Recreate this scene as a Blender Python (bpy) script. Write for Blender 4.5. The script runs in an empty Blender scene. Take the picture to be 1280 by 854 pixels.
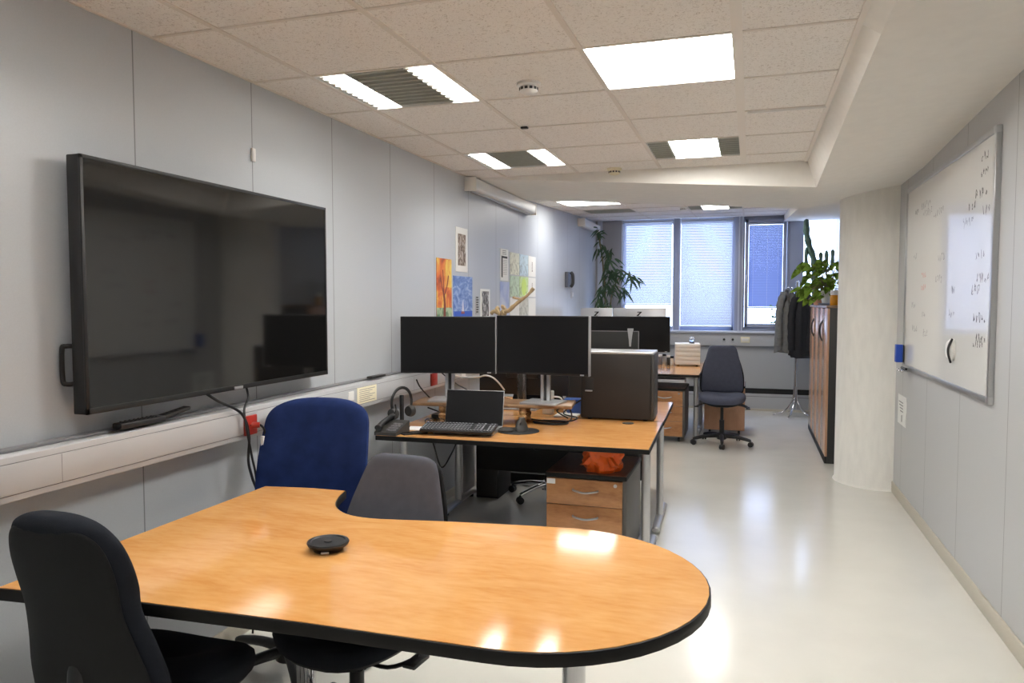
import bpy, bmesh, math, random
from mathutils import Vector, Matrix
random.seed(7)
sc = bpy.context.scene
COL = sc.collection
PI = math.pi

# ---------------------------------------------------------------- camera
F_PX, W_PX, H_PX = 935.0, 1280.0, 854.0
VPX, VPY = 938.0 - 640.0, 378.0 - 427.0          # where the room's depth lines meet
yc = Vector((VPX, VPY, F_PX)).normalized()
dn = Vector((0, VPY, F_PX)).cross(Vector((1, 0, 0))).normalized()
if dn.y < 0: dn = -dn
zc = -dn
xc = yc.cross(zc)
def w_of(v): return Vector((xc.dot(v), yc.dot(v), zc.dot(v)))
rx, ry, rz_ = w_of(Vector((1, 0, 0))), w_of(Vector((0, -1, 0))), w_of(Vector((0, 0, -1)))
cam_d = bpy.data.cameras.new('camera'); cam = bpy.data.objects.new('camera', cam_d); COL.objects.link(cam)
cam.matrix_world = Matrix(((rx.x, ry.x, rz_.x, 0), (rx.y, ry.y, rz_.y, 0), (rx.z, ry.z, rz_.z, 1.5), (0, 0, 0, 1)))
cam_d.sensor_width = 36.0; cam_d.lens = 36.0 * F_PX / W_PX; cam_d.clip_start = 0.02
sc.camera = cam

# ---------------------------------------------------------------- light and exposure
LAMP = 34.0            # ceiling lamps
SKY = 6.5              # overcast daylight outside
EXPOSURE = 0.18
sc.view_settings.view_transform = 'Standard'
sc.view_settings.look = 'None'
sc.view_settings.exposure = EXPOSURE
sc.view_settings.gamma = 1.0
sc.view_settings.use_curve_mapping = False
world = bpy.data.worlds.new('world'); sc.world = world; world.use_nodes = True
nt = world.node_tree
bg = nt.nodes['Background']
tc = nt.nodes.new('ShaderNodeTexCoord'); sp = nt.nodes.new('ShaderNodeSeparateXYZ')
rp = nt.nodes.new('ShaderNodeValToRGB')
nt.links.new(tc.outputs['Generated'], sp.inputs[0]); nt.links.new(sp.outputs['Z'], rp.inputs[0])
rp.color_ramp.elements[0].position = 0.0; rp.color_ramp.elements[0].color = (0.56, 0.70, 1.0, 1)
rp.color_ramp.elements[1].position = 0.6; rp.color_ramp.elements[1].color = (0.36, 0.54, 1.0, 1)
nt.links.new(rp.outputs[0], bg.inputs['Color']); bg.inputs['Strength'].default_value = SKY
sc.cycles.max_bounces = 8; sc.cycles.diffuse_bounces = 5; sc.cycles.glossy_bounces = 4
sc.cycles.transparent_max_bounces = 12
sc.cycles.sample_clamp_indirect = 6.0
sc.cycles.use_denoising = True

# ---------------------------------------------------------------- materials
def lin(c):
    return tuple(((v / 255.0) / 12.92 if v / 255.0 <= 0.04045 else ((v / 255.0 + 0.055) / 1.055) ** 2.4) for v in c)
def mat(name, rgb, rough=0.5, metal=0.0, spec=0.5, coat=0.0, noise=0.0, nscale=40.0, bump=0.0, bscale=300.0, emit=None, stretch=(1, 1, 1), trans=0.0):
    m = bpy.data.materials.new(name); m.use_nodes = True
    n = m.node_tree.nodes; l = m.node_tree.links; b = n['Principled BSDF']
    c = lin(rgb)
    b.inputs['Base Color'].default_value = (*c, 1); b.inputs['Roughness'].default_value = rough
    b.inputs['Metallic'].default_value = metal; b.inputs['Specular IOR Level'].default_value = spec
    b.inputs['Coat Weight'].default_value = coat; b.inputs['Coat Roughness'].default_value = 0.08
    b.inputs['Transmission Weight'].default_value = trans
    if emit: b.inputs['Emission Color'].default_value = (*emit[0], 1); b.inputs['Emission Strength'].default_value = emit[1]
    if noise or bump:
        t = n.new('ShaderNodeTexCoord'); mp = n.new('ShaderNodeMapping'); mp.inputs['Scale'].default_value = stretch
        l.new(t.outputs['Object'], mp.inputs[0])
    if noise:
        nz = n.new('ShaderNodeTexNoise'); nz.inputs['Scale'].default_value = nscale; nz.inputs['Detail'].default_value = 5
        l.new(mp.outputs[0], nz.inputs['Vector'])
        r = n.new('ShaderNodeValToRGB'); r.color_ramp.elements[0].position = 0.3; r.color_ramp.elements[1].position = 0.7
        r.color_ramp.elements[0].color = (*[x * (1 - noise) for x in c], 1)
        r.color_ramp.elements[1].color = (*[min(1, x * (1 + noise)) for x in c], 1)
        l.new(nz.outputs['Fac'], r.inputs[0]); l.new(r.outputs[0], b.inputs['Base Color'])
    if bump:
        nb = n.new('ShaderNodeTexNoise'); nb.inputs['Scale'].default_value = bscale; nb.inputs['Detail'].default_value = 3
        l.new(mp.outputs[0], nb.inputs['Vector'])
        bp = n.new('ShaderNodeBump'); bp.inputs['Strength'].default_value = bump; bp.inputs['Distance'].default_value = 0.01
        l.new(nb.outputs['Fac'], bp.inputs['Height']); l.new(bp.outputs[0], b.inputs['Normal'])
    return m
def wood(name, dark, mid, light, axis='X', rough=0.22, scale=1.0):
    m = bpy.data.materials.new(name); m.use_nodes = True
    n = m.node_tree.nodes; l = m.node_tree.links; b = n['Principled BSDF']
    t = n.new('ShaderNodeTexCoord'); mp = n.new('ShaderNodeMapping')
    s = {'X': (1.8, 6, 6), 'Y': (6, 1.8, 6), 'Z': (6, 6, 1.8)}[axis]
    mp.inputs['Scale'].default_value = [v * scale for v in s]; l.new(t.outputs['Object'], mp.inputs[0])
    n1 = n.new('ShaderNodeTexNoise'); n1.inputs['Scale'].default_value = 1.6; n1.inputs['Detail'].default_value = 8; n1.inputs['Roughness'].default_value = 0.6
    n1.inputs['Distortion'].default_value = 0.7
    l.new(mp.outputs[0], n1.inputs['Vector'])
    n2 = n.new('ShaderNodeTexNoise'); n2.inputs['Scale'].default_value = 9.0; n2.inputs['Detail'].default_value = 6
    l.new(mp.outputs[0], n2.inputs['Vector'])
    mx = n.new('ShaderNodeMath'); mx.operation = 'MULTIPLY_ADD'; mx.inputs[1].default_value = 0.35
    l.new(n2.outputs['Fac'], mx.inputs[0]); 
    m2 = n.new('ShaderNodeMath'); m2.operation = 'MULTIPLY'; m2.inputs[1].default_value = 0.65; l.new(n1.outputs['Fac'], m2.inputs[0])
    l.new(m2.outputs[0], mx.inputs[2])
    r = n.new('ShaderNodeValToRGB'); e = r.color_ramp.elements
    e[0].position = 0.36; e[0].color = (*lin(dark), 1); e[1].position = 0.62; e[1].color = (*lin(light), 1)
    k = r.color_ramp.elements.new(0.48); k.color = (*lin(mid), 1)
    l.new(mx.outputs[0], r.inputs[0]); l.new(r.outputs[0], b.inputs['Base Color'])
    b.inputs['Roughness'].default_value = rough
    return m
def seam_mat(name, rgb, start, pitch, axis='Y', rough=0.42, width=0.006, spec=0.5):
    """panelled wall: a thin dark joint every pitch metres"""
    m = mat(name, rgb, rough, spec=spec)
    n = m.node_tree.nodes; l = m.node_tree.links; b = n['Principled BSDF']
    t = n.new('ShaderNodeTexCoord'); s = n.new('ShaderNodeSeparateXYZ'); l.new(t.outputs['Object'], s.inputs[0])
    a = n.new('ShaderNodeMath'); a.operation = 'SUBTRACT'; a.inputs[1].default_value = start; l.new(s.outputs[axis], a.inputs[0])
    f = n.new('ShaderNodeMath'); f.operation = 'PINGPONG'; f.inputs[1].default_value = pitch / 2; l.new(a.outputs[0], f.inputs[0])
    c = n.new('ShaderNodeMath'); c.operation = 'LESS_THAN'; c.inputs[1].default_value = width / 2; l.new(f.outputs[0], c.inputs[0])
    nz = n.new('ShaderNodeTexNoise'); nz.inputs['Scale'].default_value = 180.0; l.new(t.outputs['Object'], nz.inputs['Vector'])
    base = lin(rgb)
    r = n.new('ShaderNodeValToRGB'); r.color_ramp.elements[0].color = (*[v * 0.95 for v in base], 1); r.color_ramp.elements[1].color = (*[v * 1.05 for v in base], 1)
    l.new(nz.outputs['Fac'], r.inputs[0])
    mx = n.new('ShaderNodeMix'); mx.data_type = 'RGBA'; mx.inputs['B'].default_value = (*[v * 0.45 for v in base], 1)
    l.new(c.outputs[0], mx.inputs['Factor']); l.new(r.outputs[0], mx.inputs['A']); l.new(mx.outputs['Result'], b.inputs['Base Color'])
    return m
def speckle(name, rgb, dark):
    m = mat(name, rgb, 0.9, spec=0.2)
    n = m.node_tree.nodes; l = m.node_tree.links; b = n['Principled BSDF']
    t = n.new('ShaderNodeTexCoord')
    nz = n.new('ShaderNodeTexNoise'); nz.inputs['Scale'].default_value = 95.0; nz.inputs['Detail'].default_value = 3; nz.inputs['Distortion'].default_value = 1.5
    l.new(t.outputs['Object'], nz.inputs['Vector'])
    r = n.new('ShaderNodeValToRGB'); r.color_ramp.elements[0].position = 0.34; r.color_ramp.elements[0].color = (*lin(dark), 1)
    r.color_ramp.elements[1].position = 0.44; r.color_ramp.elements[1].color = (*lin(rgb), 1)
    l.new(nz.outputs['Fac'], r.inputs[0]); l.new(r.outputs[0], b.inputs['Base Color'])
    bp = n.new('ShaderNodeBump'); bp.inputs['Strength'].default_value = 0.35; bp.inputs['Distance'].default_value = 0.004
    l.new(nz.outputs['Fac'], bp.inputs['Height']); l.new(bp.outputs[0], b.inputs['Normal'])
    return m
def art(name, stops, scale=8.0, distort=1.0, stretch=(1, 1, 1)):
    m = mat(name, (200, 200, 200), 0.8)
    n = m.node_tree.nodes; l = m.node_tree.links; b = n['Principled BSDF']
    t = n.new('ShaderNodeTexCoord'); mp = n.new('ShaderNodeMapping'); mp.inputs['Scale'].default_value = stretch; l.new(t.outputs['Object'], mp.inputs[0])
    nz = n.new('ShaderNodeTexNoise'); nz.inputs['Scale'].default_value = scale; nz.inputs['Detail'].default_value = 6; nz.inputs['Distortion'].default_value = distort
    l.new(mp.outputs[0], nz.inputs['Vector'])
    r = n.new('ShaderNodeValToRGB')
    while len(r.color_ramp.elements) < len(stops): r.color_ramp.elements.new(0.5)
    for e, (p, c) in zip(r.color_ramp.elements, stops): e.position = p; e.color = (*lin(c), 1)
    l.new(nz.outputs['Fac'], r.inputs[0]); l.new(r.outputs[0], b.inputs['Base Color'])
    return m
def glass_mat(name, tint=(1, 1, 1), refl=0.08):
    m = bpy.data.materials.new(name); m.use_nodes = True
    n = m.node_tree.nodes; l = m.node_tree.links; n.clear()
    o = n.new('ShaderNodeOutputMaterial'); mx = n.new('ShaderNodeMixShader'); t = n.new('ShaderNodeBsdfTransparent'); g = n.new('ShaderNodeBsdfGlossy')
    t.inputs[0].default_value = (*tint, 1); g.inputs['Roughness'].default_value = 0.02; mx.inputs[0].default_value = refl
    l.new(t.outputs[0], mx.inputs[1]); l.new(g.outputs[0], mx.inputs[2]); l.new(mx.outputs[0], o.inputs[0])
    return m
def slat_mat(name, rgb, tr, noise=0.0):
    m = bpy.data.materials.new(name); m.use_nodes = True
    n = m.node_tree.nodes; l = m.node_tree.links; n.clear()
    o = n.new('ShaderNodeOutputMaterial'); mx = n.new('ShaderNodeMixShader'); d = n.new('ShaderNodeBsdfDiffuse'); t = n.new('ShaderNodeBsdfTranslucent')
    d.inputs[0].default_value = (*lin(rgb), 1); t.inputs[0].default_value = (*lin(rgb), 1); mx.inputs[0].default_value = tr
    l.new(d.outputs[0], mx.inputs[1]); l.new(t.outputs[0], mx.inputs[2]); l.new(mx.outputs[0], o.inputs[0])
    if noise:
        c = lin(rgb); tcn = n.new('ShaderNodeTexCoord'); nz = n.new('ShaderNodeTexNoise'); nz.inputs['Scale'].default_value = 14.0; l.new(tcn.outputs['Object'], nz.inputs['Vector'])
        r = n.new('ShaderNodeValToRGB'); r.color_ramp.elements[0].position = 0.38; r.color_ramp.elements[1].position = 0.62
        r.color_ramp.elements[0].color = (*[v * (1 - noise) for v in c], 1); r.color_ramp.elements[1].color = (*[v * (1 + noise) for v in c], 1)
        l.new(nz.outputs['Fac'], r.inputs[0]); l.new(r.outputs[0], d.inputs[0]); l.new(r.outputs[0], t.inputs[0])
    return m

M = {}
M['floor'] = mat('cream linoleum', (216, 214, 206), 0.16, noise=0.03, nscale=3.0)
M['wall_left'] = seam_mat('grey wall panel', (184, 188, 193), 2.240, 0.686, rough=0.38)
M['wall_right'] = seam_mat('pale wall panel', (190, 191, 192), 3.82, 0.80)
M['paint'] = mat('warm white paint', (236, 233, 227), 0.85, spec=0.2, noise=0.02, nscale=14)
M['plaster'] = mat('rough painted column', (240, 238, 232), 0.85, spec=0.2, noise=0.04, nscale=22, bump=0.25, bscale=90, stretch=(1, 1, 0.25))
M['tile'] = speckle('mineral fibre tile', (244, 240, 235), (210, 203, 195))
M['tbar'] = mat('ceiling runner', (226, 219, 210), 0.6)
M['tbar2'] = mat('wide ceiling runner', (238, 232, 224), 0.6)
M['dark_gap'] = mat('dark joint', (70, 64, 60), 0.9)
M['sill'] = mat('window metal', (140, 145, 158), 0.4, metal=0.3)
M['frame'] = mat('grey window frame', (158, 164, 182), 0.45)
M['frame_light'] = mat('pale window trim', (205, 210, 222), 0.4)
M['pier'] = mat('window pier', (168, 166, 168), 0.6)
M['grey_panel'] = mat('grey sheet panel', (176, 178, 180), 0.5)
M['trunk'] = mat('grey cable duct', (184, 185, 188), 0.35)
M['trunk_dark'] = mat('duct gap', (120, 120, 122), 0.5)
M['base'] = mat('baseboard vinyl', (196, 190, 176), 0.5)
M['glass'] = glass_mat('window glass')
M['slat'] = slat_mat('blind slat', (196, 202, 218), 0.16)
M['slat_blue'] = slat_mat('blue grey blind slat', (150, 164, 204), 0.10)
M['lamp'] = mat('lamp glow', (255, 255, 255), 0.5, emit=((1.0, 0.975, 0.93), LAMP))
M['lamp_far'] = mat('far lamp glow', (255, 255, 255), 0.5, emit=((1.0, 0.975, 0.93), LAMP * 0.4))
M['lamp_off'] = mat('unlit louvre', (150, 148, 144), 0.4, metal=0.5)
M['louver'] = mat('lamp louvre', (222, 224, 216), 0.5)
M['shade_tone'] = mat('louvre lip', (176, 178, 170), 0.5)  # darker tone that paints shading into the louvres
M['reflector'] = mat('lamp reflector', (150, 150, 148), 0.35)
M['housing'] = mat('lamp housing', (236, 236, 234), 0.4)
M['table'] = wood('beech table laminate', (199, 138, 75), (207, 150, 88), (214, 161, 100), 'X', 0.09, 1.0)
M['desk'] = wood('beech desk laminate', (190, 132, 74), (200, 144, 85), (208, 154, 96), 'X', 0.14, 1.3)
M['drawer'] = wood('drawer laminate', (152, 100, 62), (170, 118, 75), (184, 133, 88), 'X', 0.3, 1.4)
M['cab'] = wood('cabinet laminate', (182, 140, 110), (190, 148, 118), (197, 156, 126), 'Z', 0.2, 1.0)
M['riser'] = wood('walnut shelf', (96, 70, 48), (128, 98, 70), (150, 120, 90), 'X', 0.3, 1.6)
M['pedtop'] = wood('dark pedestal top', (78, 52, 40), (96, 66, 50), (112, 78, 60), 'Y', 0.3, 1.0)
M['edge'] = mat('black edge band', (16, 15, 14), 0.5, spec=0.25)
M['black'] = mat('black plastic', (24, 24, 26), 0.42)
M['black_matte'] = mat('matte black', (30, 30, 31), 0.7)
M['key'] = mat('key cap', (66, 67, 72), 0.5)
M['charcoal'] = mat('charcoal plastic', (52, 51, 50), 0.5)
M['screen'] = mat('dark screen', (17, 17, 17), 0.06, spec=0.8)
M['screen_matte'] = mat('matte dark screen', (18, 18, 20), 0.32, spec=0.35)
M['silver'] = mat('silver plastic', (196, 197, 200), 0.3, metal=0.7)
M['alu'] = mat('brushed aluminium', (188, 189, 191), 0.32, metal=0.85)
M['chrome'] = mat('chrome', (215, 215, 218), 0.09, metal=1.0)
M['legm'] = mat('grey metal leg', (198, 198, 200), 0.32, metal=0.75)
M['brass'] = wood('turned wood', (92, 60, 36), (150, 108, 66), (206, 176, 130), 'X', 0.35, 5.0)
M['white'] = mat('white plastic', (232, 231, 228), 0.4)
M['offwhite'] = mat('off white plastic', (236, 233, 226), 0.5)
M['cream'] = mat('cream card', (236, 228, 200), 0.7)
M['paper'] = mat('white paper', (240, 240, 238), 0.8)
M['ink'] = mat('printed ink', (40, 40, 44), 0.7)
M['inkgrey'] = mat('faded ink', (120, 118, 122), 0.7)
M['inkred'] = mat('red marker', (190, 110, 100), 0.7)
M['red'] = mat('red socket', (164, 46, 36), 0.4)
M['orange'] = mat('orange plastic bag', (232, 96, 22), 0.4, noise=0.08, nscale=20)
M['blue_fab'] = mat('royal blue fabric', (31, 46, 90), 0.95, spec=0.15, noise=0.18, nscale=14, bump=0.25, bscale=700)
M['grey_fab'] = mat('grey fabric', (84, 85, 93), 0.95, spec=0.15, noise=0.06, nscale=30, bump=0.3, bscale=700)
M['slate_fab'] = mat('slate fabric', (80, 84, 100), 0.95, spec=0.15, noise=0.06, nscale=30, bump=0.3, bscale=700)
M['black_fab'] = mat('black fabric', (30, 33, 40), 0.95, spec=0.2, noise=0.1, nscale=30, bump=0.3, bscale=700)
M['back_plastic'] = mat('textured black shell', (15, 16, 18), 0.6, spec=0.25, bump=0.15, bscale=500)
M['blue'] = mat('blue plastic', (28, 72, 172), 0.35)
M['lightblue'] = mat('blue carton', (70, 112, 200), 0.6)
M['board'] = mat('whiteboard enamel', (228, 228, 226), 0.03, spec=0.5)
M['leaf'] = mat('bamboo leaf', (62, 88, 58), 0.5, noise=0.3, nscale=6)
M['leaf2'] = slat_mat('pothos leaf', (122, 150, 62), 0.35, 0.55)
M['leaf3'] = mat('ivy leaf', (96, 128, 84), 0.5, noise=0.2, nscale=9)
M['cactus'] = mat('cactus skin', (84, 112, 102), 0.6, noise=0.2, nscale=20)
M['stem'] = mat('plant stem', (112, 104, 72), 0.7)
M['terra'] = mat('terracotta', (186, 138, 110), 0.8)
M['soil'] = mat('potting soil', (58, 44, 36), 0.95)
M['bark'] = mat('driftwood', (158, 138, 106), 0.85, noise=0.35, nscale=30, stretch=(1, 1, 0.4))
M['grey_coat'] = mat('grey jacket cloth', (112, 112, 110), 0.95, noise=0.15, nscale=25)
M['dark_coat'] = mat('dark jacket cloth', (30, 31, 36), 0.8, noise=0.15, nscale=25)
M['honey'] = mat('honey', (206, 138, 34), 0.15)
M['smoke'] = mat('smoked acrylic', (46, 46, 46), 0.35)
M['clear'] = mat('clear glass ball', (235, 238, 240), 0.02, trans=1.0)
M['tray'] = mat('pale blue tray', (176, 188, 214), 0.3)
M['shade'] = mat('seam shade', (150, 150, 150), 0.7)

# ---------------------------------------------------------------- mesh builder
class MB:
    def __init__(s): s.v = []; s.f = []; s.m = []; s.mats = []
    def mi(s, m):
        if m is None: return 0
        if m not in s.mats: s.mats.append(m)
        return s.mats.index(m)
    def add(s, vs, fs, m=None, mx=None):
        o = len(s.v); k = m
        for p in vs:
            p = Vector(p)
            if mx is not None: p = mx @ p
            s.v.append(tuple(p))
        for f in fs: s.f.append([i + o for i in f]); s.m.append(k)
        return s
    def bm(s, b, m=None, mx=None):
        b.verts.ensure_lookup_table()
        for i, v in enumerate(b.verts): v.index = i
        s.add([v.co.copy() for v in b.verts], [[v.index for v in f.verts] for f in b.faces], m, mx); b.free(); return s
    def box(s, x0, x1, y0, y1, z0, z1, m=None, bev=0.0, mx=None, seg=2):
        b = bmesh.new(); bmesh.ops.create_cube(b, size=1)
        for v in b.verts:
            v.co = Vector(((x0 + x1) / 2 + v.co.x * (x1 - x0), (y0 + y1) / 2 + v.co.y * (y1 - y0), (z0 + z1) / 2 + v.co.z * (z1 - z0)))
        if bev: bmesh.ops.bevel(b, geom=list(b.edges), offset=bev, segments=seg, affect='EDGES', profile=0.5)
        return s.bm(b, m, mx)
    def prism(s, poly, z0, z1, m=None, bev=0.0, mx=None, seg=2):
        b = bmesh.new(); bot = [b.verts.new((x, y, z0)) for x, y in poly]; top = [b.verts.new((x, y, z1)) for x, y in poly]
        n = len(poly); b.faces.new(bot[::-1]); tf = b.faces.new(top)
        for i in range(n): b.faces.new((bot[i], bot[(i + 1) % n], top[(i + 1) % n], top[i]))
        bmesh.ops.recalc_face_normals(b, faces=list(b.faces))
        if bev:
            ed = [e for e in b.edges if abs(e.verts[0].co.z - e.verts[1].co.z) < 1e-6]
            bmesh.ops.bevel(b, geom=ed, offset=bev, segments=seg, affect='EDGES', profile=0.5)
        return s.bm(b, m, mx)
    def loft(s, rings, m=None, caps=True, closed=True, mx=None):
        n = len(rings[0]); vs = [p for r in rings for p in r]; fs = []
        for i in range(len(rings) - 1):
            for j in range(n if closed else n - 1):
                a = i * n + j; b = i * n + (j + 1) % n
                fs.append((a, b, b + n, a + n))
        if caps: fs.append(tuple(range(n))[::-1]); fs.append(tuple((len(rings) - 1) * n + j for j in range(n)))
        return s.add(vs, fs, m, mx)
    def cyl(s, p0, p1, r0, r1=None, m=None, seg=16, mx=None):
        return s.tube([p0, p1], [r0, r0 if r1 is None else r1], m, seg, mx)
    def tube(s, pts, r, m=None, seg=10, mx=None, flat=1.0):
        pts = [Vector(p) for p in pts]; n = len(pts); rs = r if isinstance(r, (list, tuple)) else [r] * n
        rings = []; prev = None
        for i, p in enumerate(pts):
            t = (pts[min(i + 1, n - 1)] - pts[max(i - 1, 0)]).normalized()
            if prev is None:
                a = Vector((0, 0, 1)) if abs(t.z) < 0.9 else Vector((1, 0, 0)); u = t.cross(a).normalized()
            else:
                u = prev - t * prev.dot(t)
                u = u.normalized() if u.length > 1e-6 else t.orthogonal().normalized()
            prev = u; w = t.cross(u)
            rings.append([p + (u * math.cos(2 * PI * k / seg) + w * math.sin(2 * PI * k / seg) * flat) * rs[i] for k in range(seg)])
        return s.loft(rings, m, mx=mx)
    def lathe(s, prof, c=(0, 0, 0), m=None, seg=24, mx=None, ax='Z'):
        rings = []
        for r, h in prof:
            r = max(r, 1e-5)
            ring = []
            for k in range(seg):
                a = 2 * PI * k / seg; x, y = r * math.cos(a), r * math.sin(a)
                q = {'Z': (x, y, h), 'X': (h, x, y), 'Y': (y, h, x)}[ax]
                ring.append(Vector(q) + Vector(c))
            rings.append(ring)
        return s.loft(rings, m, mx=mx)
    def ball(s, c, r, m=None, seg=16, mx=None, sq=(1, 1, 1)):
        n = 8
        rings = []
        for i in range(n + 1):
            a = -PI / 2 + PI * i / n; rr = max(math.cos(a) * r, 1e-5); h = math.sin(a) * r
            rings.append([Vector((c[0] + rr * math.cos(2 * PI * k / seg) * sq[0], c[1] + rr * math.sin(2 * PI * k / seg) * sq[1], c[2] + h * sq[2])) for k in range(seg)])
        return s.loft(rings, m, mx=mx)
    def quad(s, a, b, c, d, m=None): return s.add([a, b, c, d], [(0, 1, 2, 3)], m)
    def build(s, name, m, parent=None, loc=None, smooth=True, ang=38, fix=True, rot=None):
        me = bpy.data.meshes.new(name); me.from_pydata(s.v, [], s.f)
        slots = []
        for k in s.m:
            k = k or m
            if k not in slots: slots.append(k)
        for k in slots: me.materials.append(k)
        me.polygons.foreach_set('material_index', [slots.index(k or m) for k in s.m])
        if fix:
            b = bmesh.new(); b.from_mesh(me); bmesh.ops.recalc_face_normals(b, faces=list(b.faces)); b.to_mesh(me); b.free()
        if smooth: me.shade_smooth(); me.set_sharp_from_angle(angle=math.radians(ang))
        me.update()
        o = bpy.data.objects.new(name, me); COL.objects.link(o)
        if loc: o.location = loc
        if rot: o.rotation_euler = rot
        if parent: o.parent = parent
        return o
def tag(o, label, cat, group=None):
    o['label'] = label; o['category'] = cat
    if group: o['group'] = group
    return o
def thing(name, label, cat, loc=(0, 0, 0), rz=0.0, group=None):
    o = bpy.data.objects.new(name, None); COL.objects.link(o); o.location = loc; o.rotation_euler = (0, 0, rz); o.empty_display_size = 0.05
    return tag(o, label, cat, group)
def struct(name, mb, m, parent=None, **k):
    o = mb.build(name, m, parent, **k); o['kind'] = 'structure'; return o
def kids(o): return [c for c in bpy.data.objects if c.parent == o]
def dup(root, loc, rz=0.0, label=None, group=None):
    r = root.copy(); COL.objects.link(r); r.location = loc; r.rotation_euler = (0, 0, rz)
    if label: r['label'] = label
    if group: r['group'] = group
    for ch in kids(root):
        c = ch.copy(); COL.objects.link(c); c.parent = r
        for g in kids(ch):
            d = g.copy(); COL.objects.link(d); d.parent = c
    return r
def bez(pts, n=8):
    """smooth path through the points"""
    P = [Vector(p) for p in pts]; out = []
    for i in range(len(P) - 1):
        p0, p1, p2, p3 = P[max(i - 1, 0)], P[i], P[i + 1], P[min(i + 2, len(P) - 1)]
        for k in range(n):
            t = k / n
            out.append(0.5 * ((2 * p1) + (p2 - p0) * t + (2 * p0 - 5 * p1 + 4 * p2 - p3) * t * t + (3 * p1 - p0 - 3 * p2 + p3) * t ** 3))
    out.append(P[-1]); return out
def rrect(x0, x1, y0, y1, r, n=5):
    o = []
    for cx_, cy_, a0 in ((x1 - r, y1 - r, 0), (x0 + r, y1 - r, PI / 2), (x0 + r, y0 + r, PI), (x1 - r, y0 + r, 1.5 * PI)):
        for k in range(n + 1):
            a = a0 + PI / 2 * k / n; o.append((cx_ + r * math.cos(a), cy_ + r * math.sin(a)))
    return o
def rotz(a, loc=(0, 0, 0)): return Matrix.Translation(loc) @ Matrix.Rotation(a, 4, 'Z')
def cable(name, pts, r, label, m=None, group=None, cat='cable'):
    o = MB().tube(bez(pts, 8), r, seg=8).build(name, m or M['black'])
    return tag(o, label, cat, group)

# ================================================================ SETTING
XL, XR, YB, YF = -2.173, 1.10, -1.7, 10.9
CZ = 2.5
struct('floor', MB().box(XL - 0.1, XR + 0.1, YB - 0.1, YF + 0.1, -0.1, 0.0), M['floor'])
struct('wall_left', MB().box(XL - 0.12, XL, YB, YF, 0, 2.9), M['wall_left'])
struct('wall_right', MB().box(XR, XR + 0.12, YB, YF, 0, 2.9), M['wall_right'])
struct('wall_back', MB().box(XL - 0.12, XR + 0.12, YB - 0.12, YB, 0, 2.9), M['wall_right'])
b = MB(); b.box(XR - 0.012, XR, YB, YF, 0, 0.085, bev=0.004)
struct('baseboard_right', b, M['base'])
struct('baseboard_left', MB().box(XL, XL + 0.012, YB, YF, 0, 0.07, bev=0.003), M['base'])

# --- suspended ceiling
gx = [XL, -1.875, -1.28, -0.655, -0.06, 0.365]
def rows(y0, y1, start, pitch):
    r = [y0]; k = math.ceil((y0 - start) / pitch + 1e-6); y = start + k * pitch
    while y < y1 - 1e-3: r.append(y); y = start + (k := k + 1) * pitch
    return r + [y1]
gy = rows(YB, 5.72, 2.94, 0.607)
lamps = []       # (x0, x1, y0, y1, z, kind)
def near_cells():
    mb = MB()
    for i in range(len(gx) - 1):
        for j in range(len(gy) - 1):
            x0, x1, y0, y1 = gx[i], gx[i + 1], gy[j], gy[j + 1]
            row = round((y0 - 2.94) / 0.607)
            if i in (1, 3) and row % 3 == 0 and abs(y1 - y0 - 0.607) < 1e-3:
                lamps.append((x0, x1, y0, y1, CZ, i)); continue
            mb.box(x0, x1, y0, y1, CZ, CZ + 0.02)
    return mb
struct('ceiling', near_cells(), M['tile'], smooth=False)
t = MB()
for y in gy[1:-1]: t.box(XL, 0.365, y - 0.008, y + 0.008, CZ - 0.004, CZ + 0.001)
for x in gx[1:-2]: t.box(x - 0.011, x + 0.011, YB, 5.70, CZ - 0.005, CZ + 0.001)
t.box(-0.083, -0.043, YB, 5.70, CZ - 0.006, CZ + 0.001, M['tbar2'])
t.box(0.345, 0.367, YB, 5.72, CZ - 0.008, CZ + 0.001, M['tbar2'])
t.box(XL, XL + 0.012, YB, 5.75, CZ - 0.006, CZ + 0.001)
struct('trim_1', t, M['tbar'], smooth=False)
# --- far ceiling, rising slightly to the windows
fy = rows(7.0, YF, 7.58, 0.607)
fx = [XL, -1.95, -1.35, -0.72, -0.10, 0.42]
def fz(y): return 2.52 + (y - 7.0) / 3.9 * 0.165
mb = MB(); tb = MB()
for i in range(len(fx) - 1):
    for j in range(len(fy) - 1):
        x0, x1, y0, y1 = fx[i], fx[i + 1], fy[j], fy[j + 1]
        if (i == 1 and j in (1, 3)) or (i == 3 and j == 3): lamps.append((x0, x1, y0, y1, (fz(y0), fz(y1)), 'far%d%d' % (i, j))); continue
        mb.add([(x0, y0, fz(y0)), (x1, y0, fz(y0)), (x1, y1, fz(y1)), (x0, y1, fz(y1)), (x0, y0, fz(y0) + .02), (x1, y0, fz(y0) + .02), (x1, y1, fz(y1) + .02), (x0, y1, fz(y1) + .02)],
               [(3, 2, 1, 0), (4, 5, 6, 7), (0, 1, 5, 4), (1, 2, 6, 5), (2, 3, 7, 6), (3, 0, 4, 7)])
struct('ceiling_far', mb, M['tile'], smooth=False)
for y in fy[1:-1]:
    tb.box(XL, 0.42, y - 0.008, y + 0.008, fz(y) - 0.005, fz(y) + 0.001)
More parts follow.
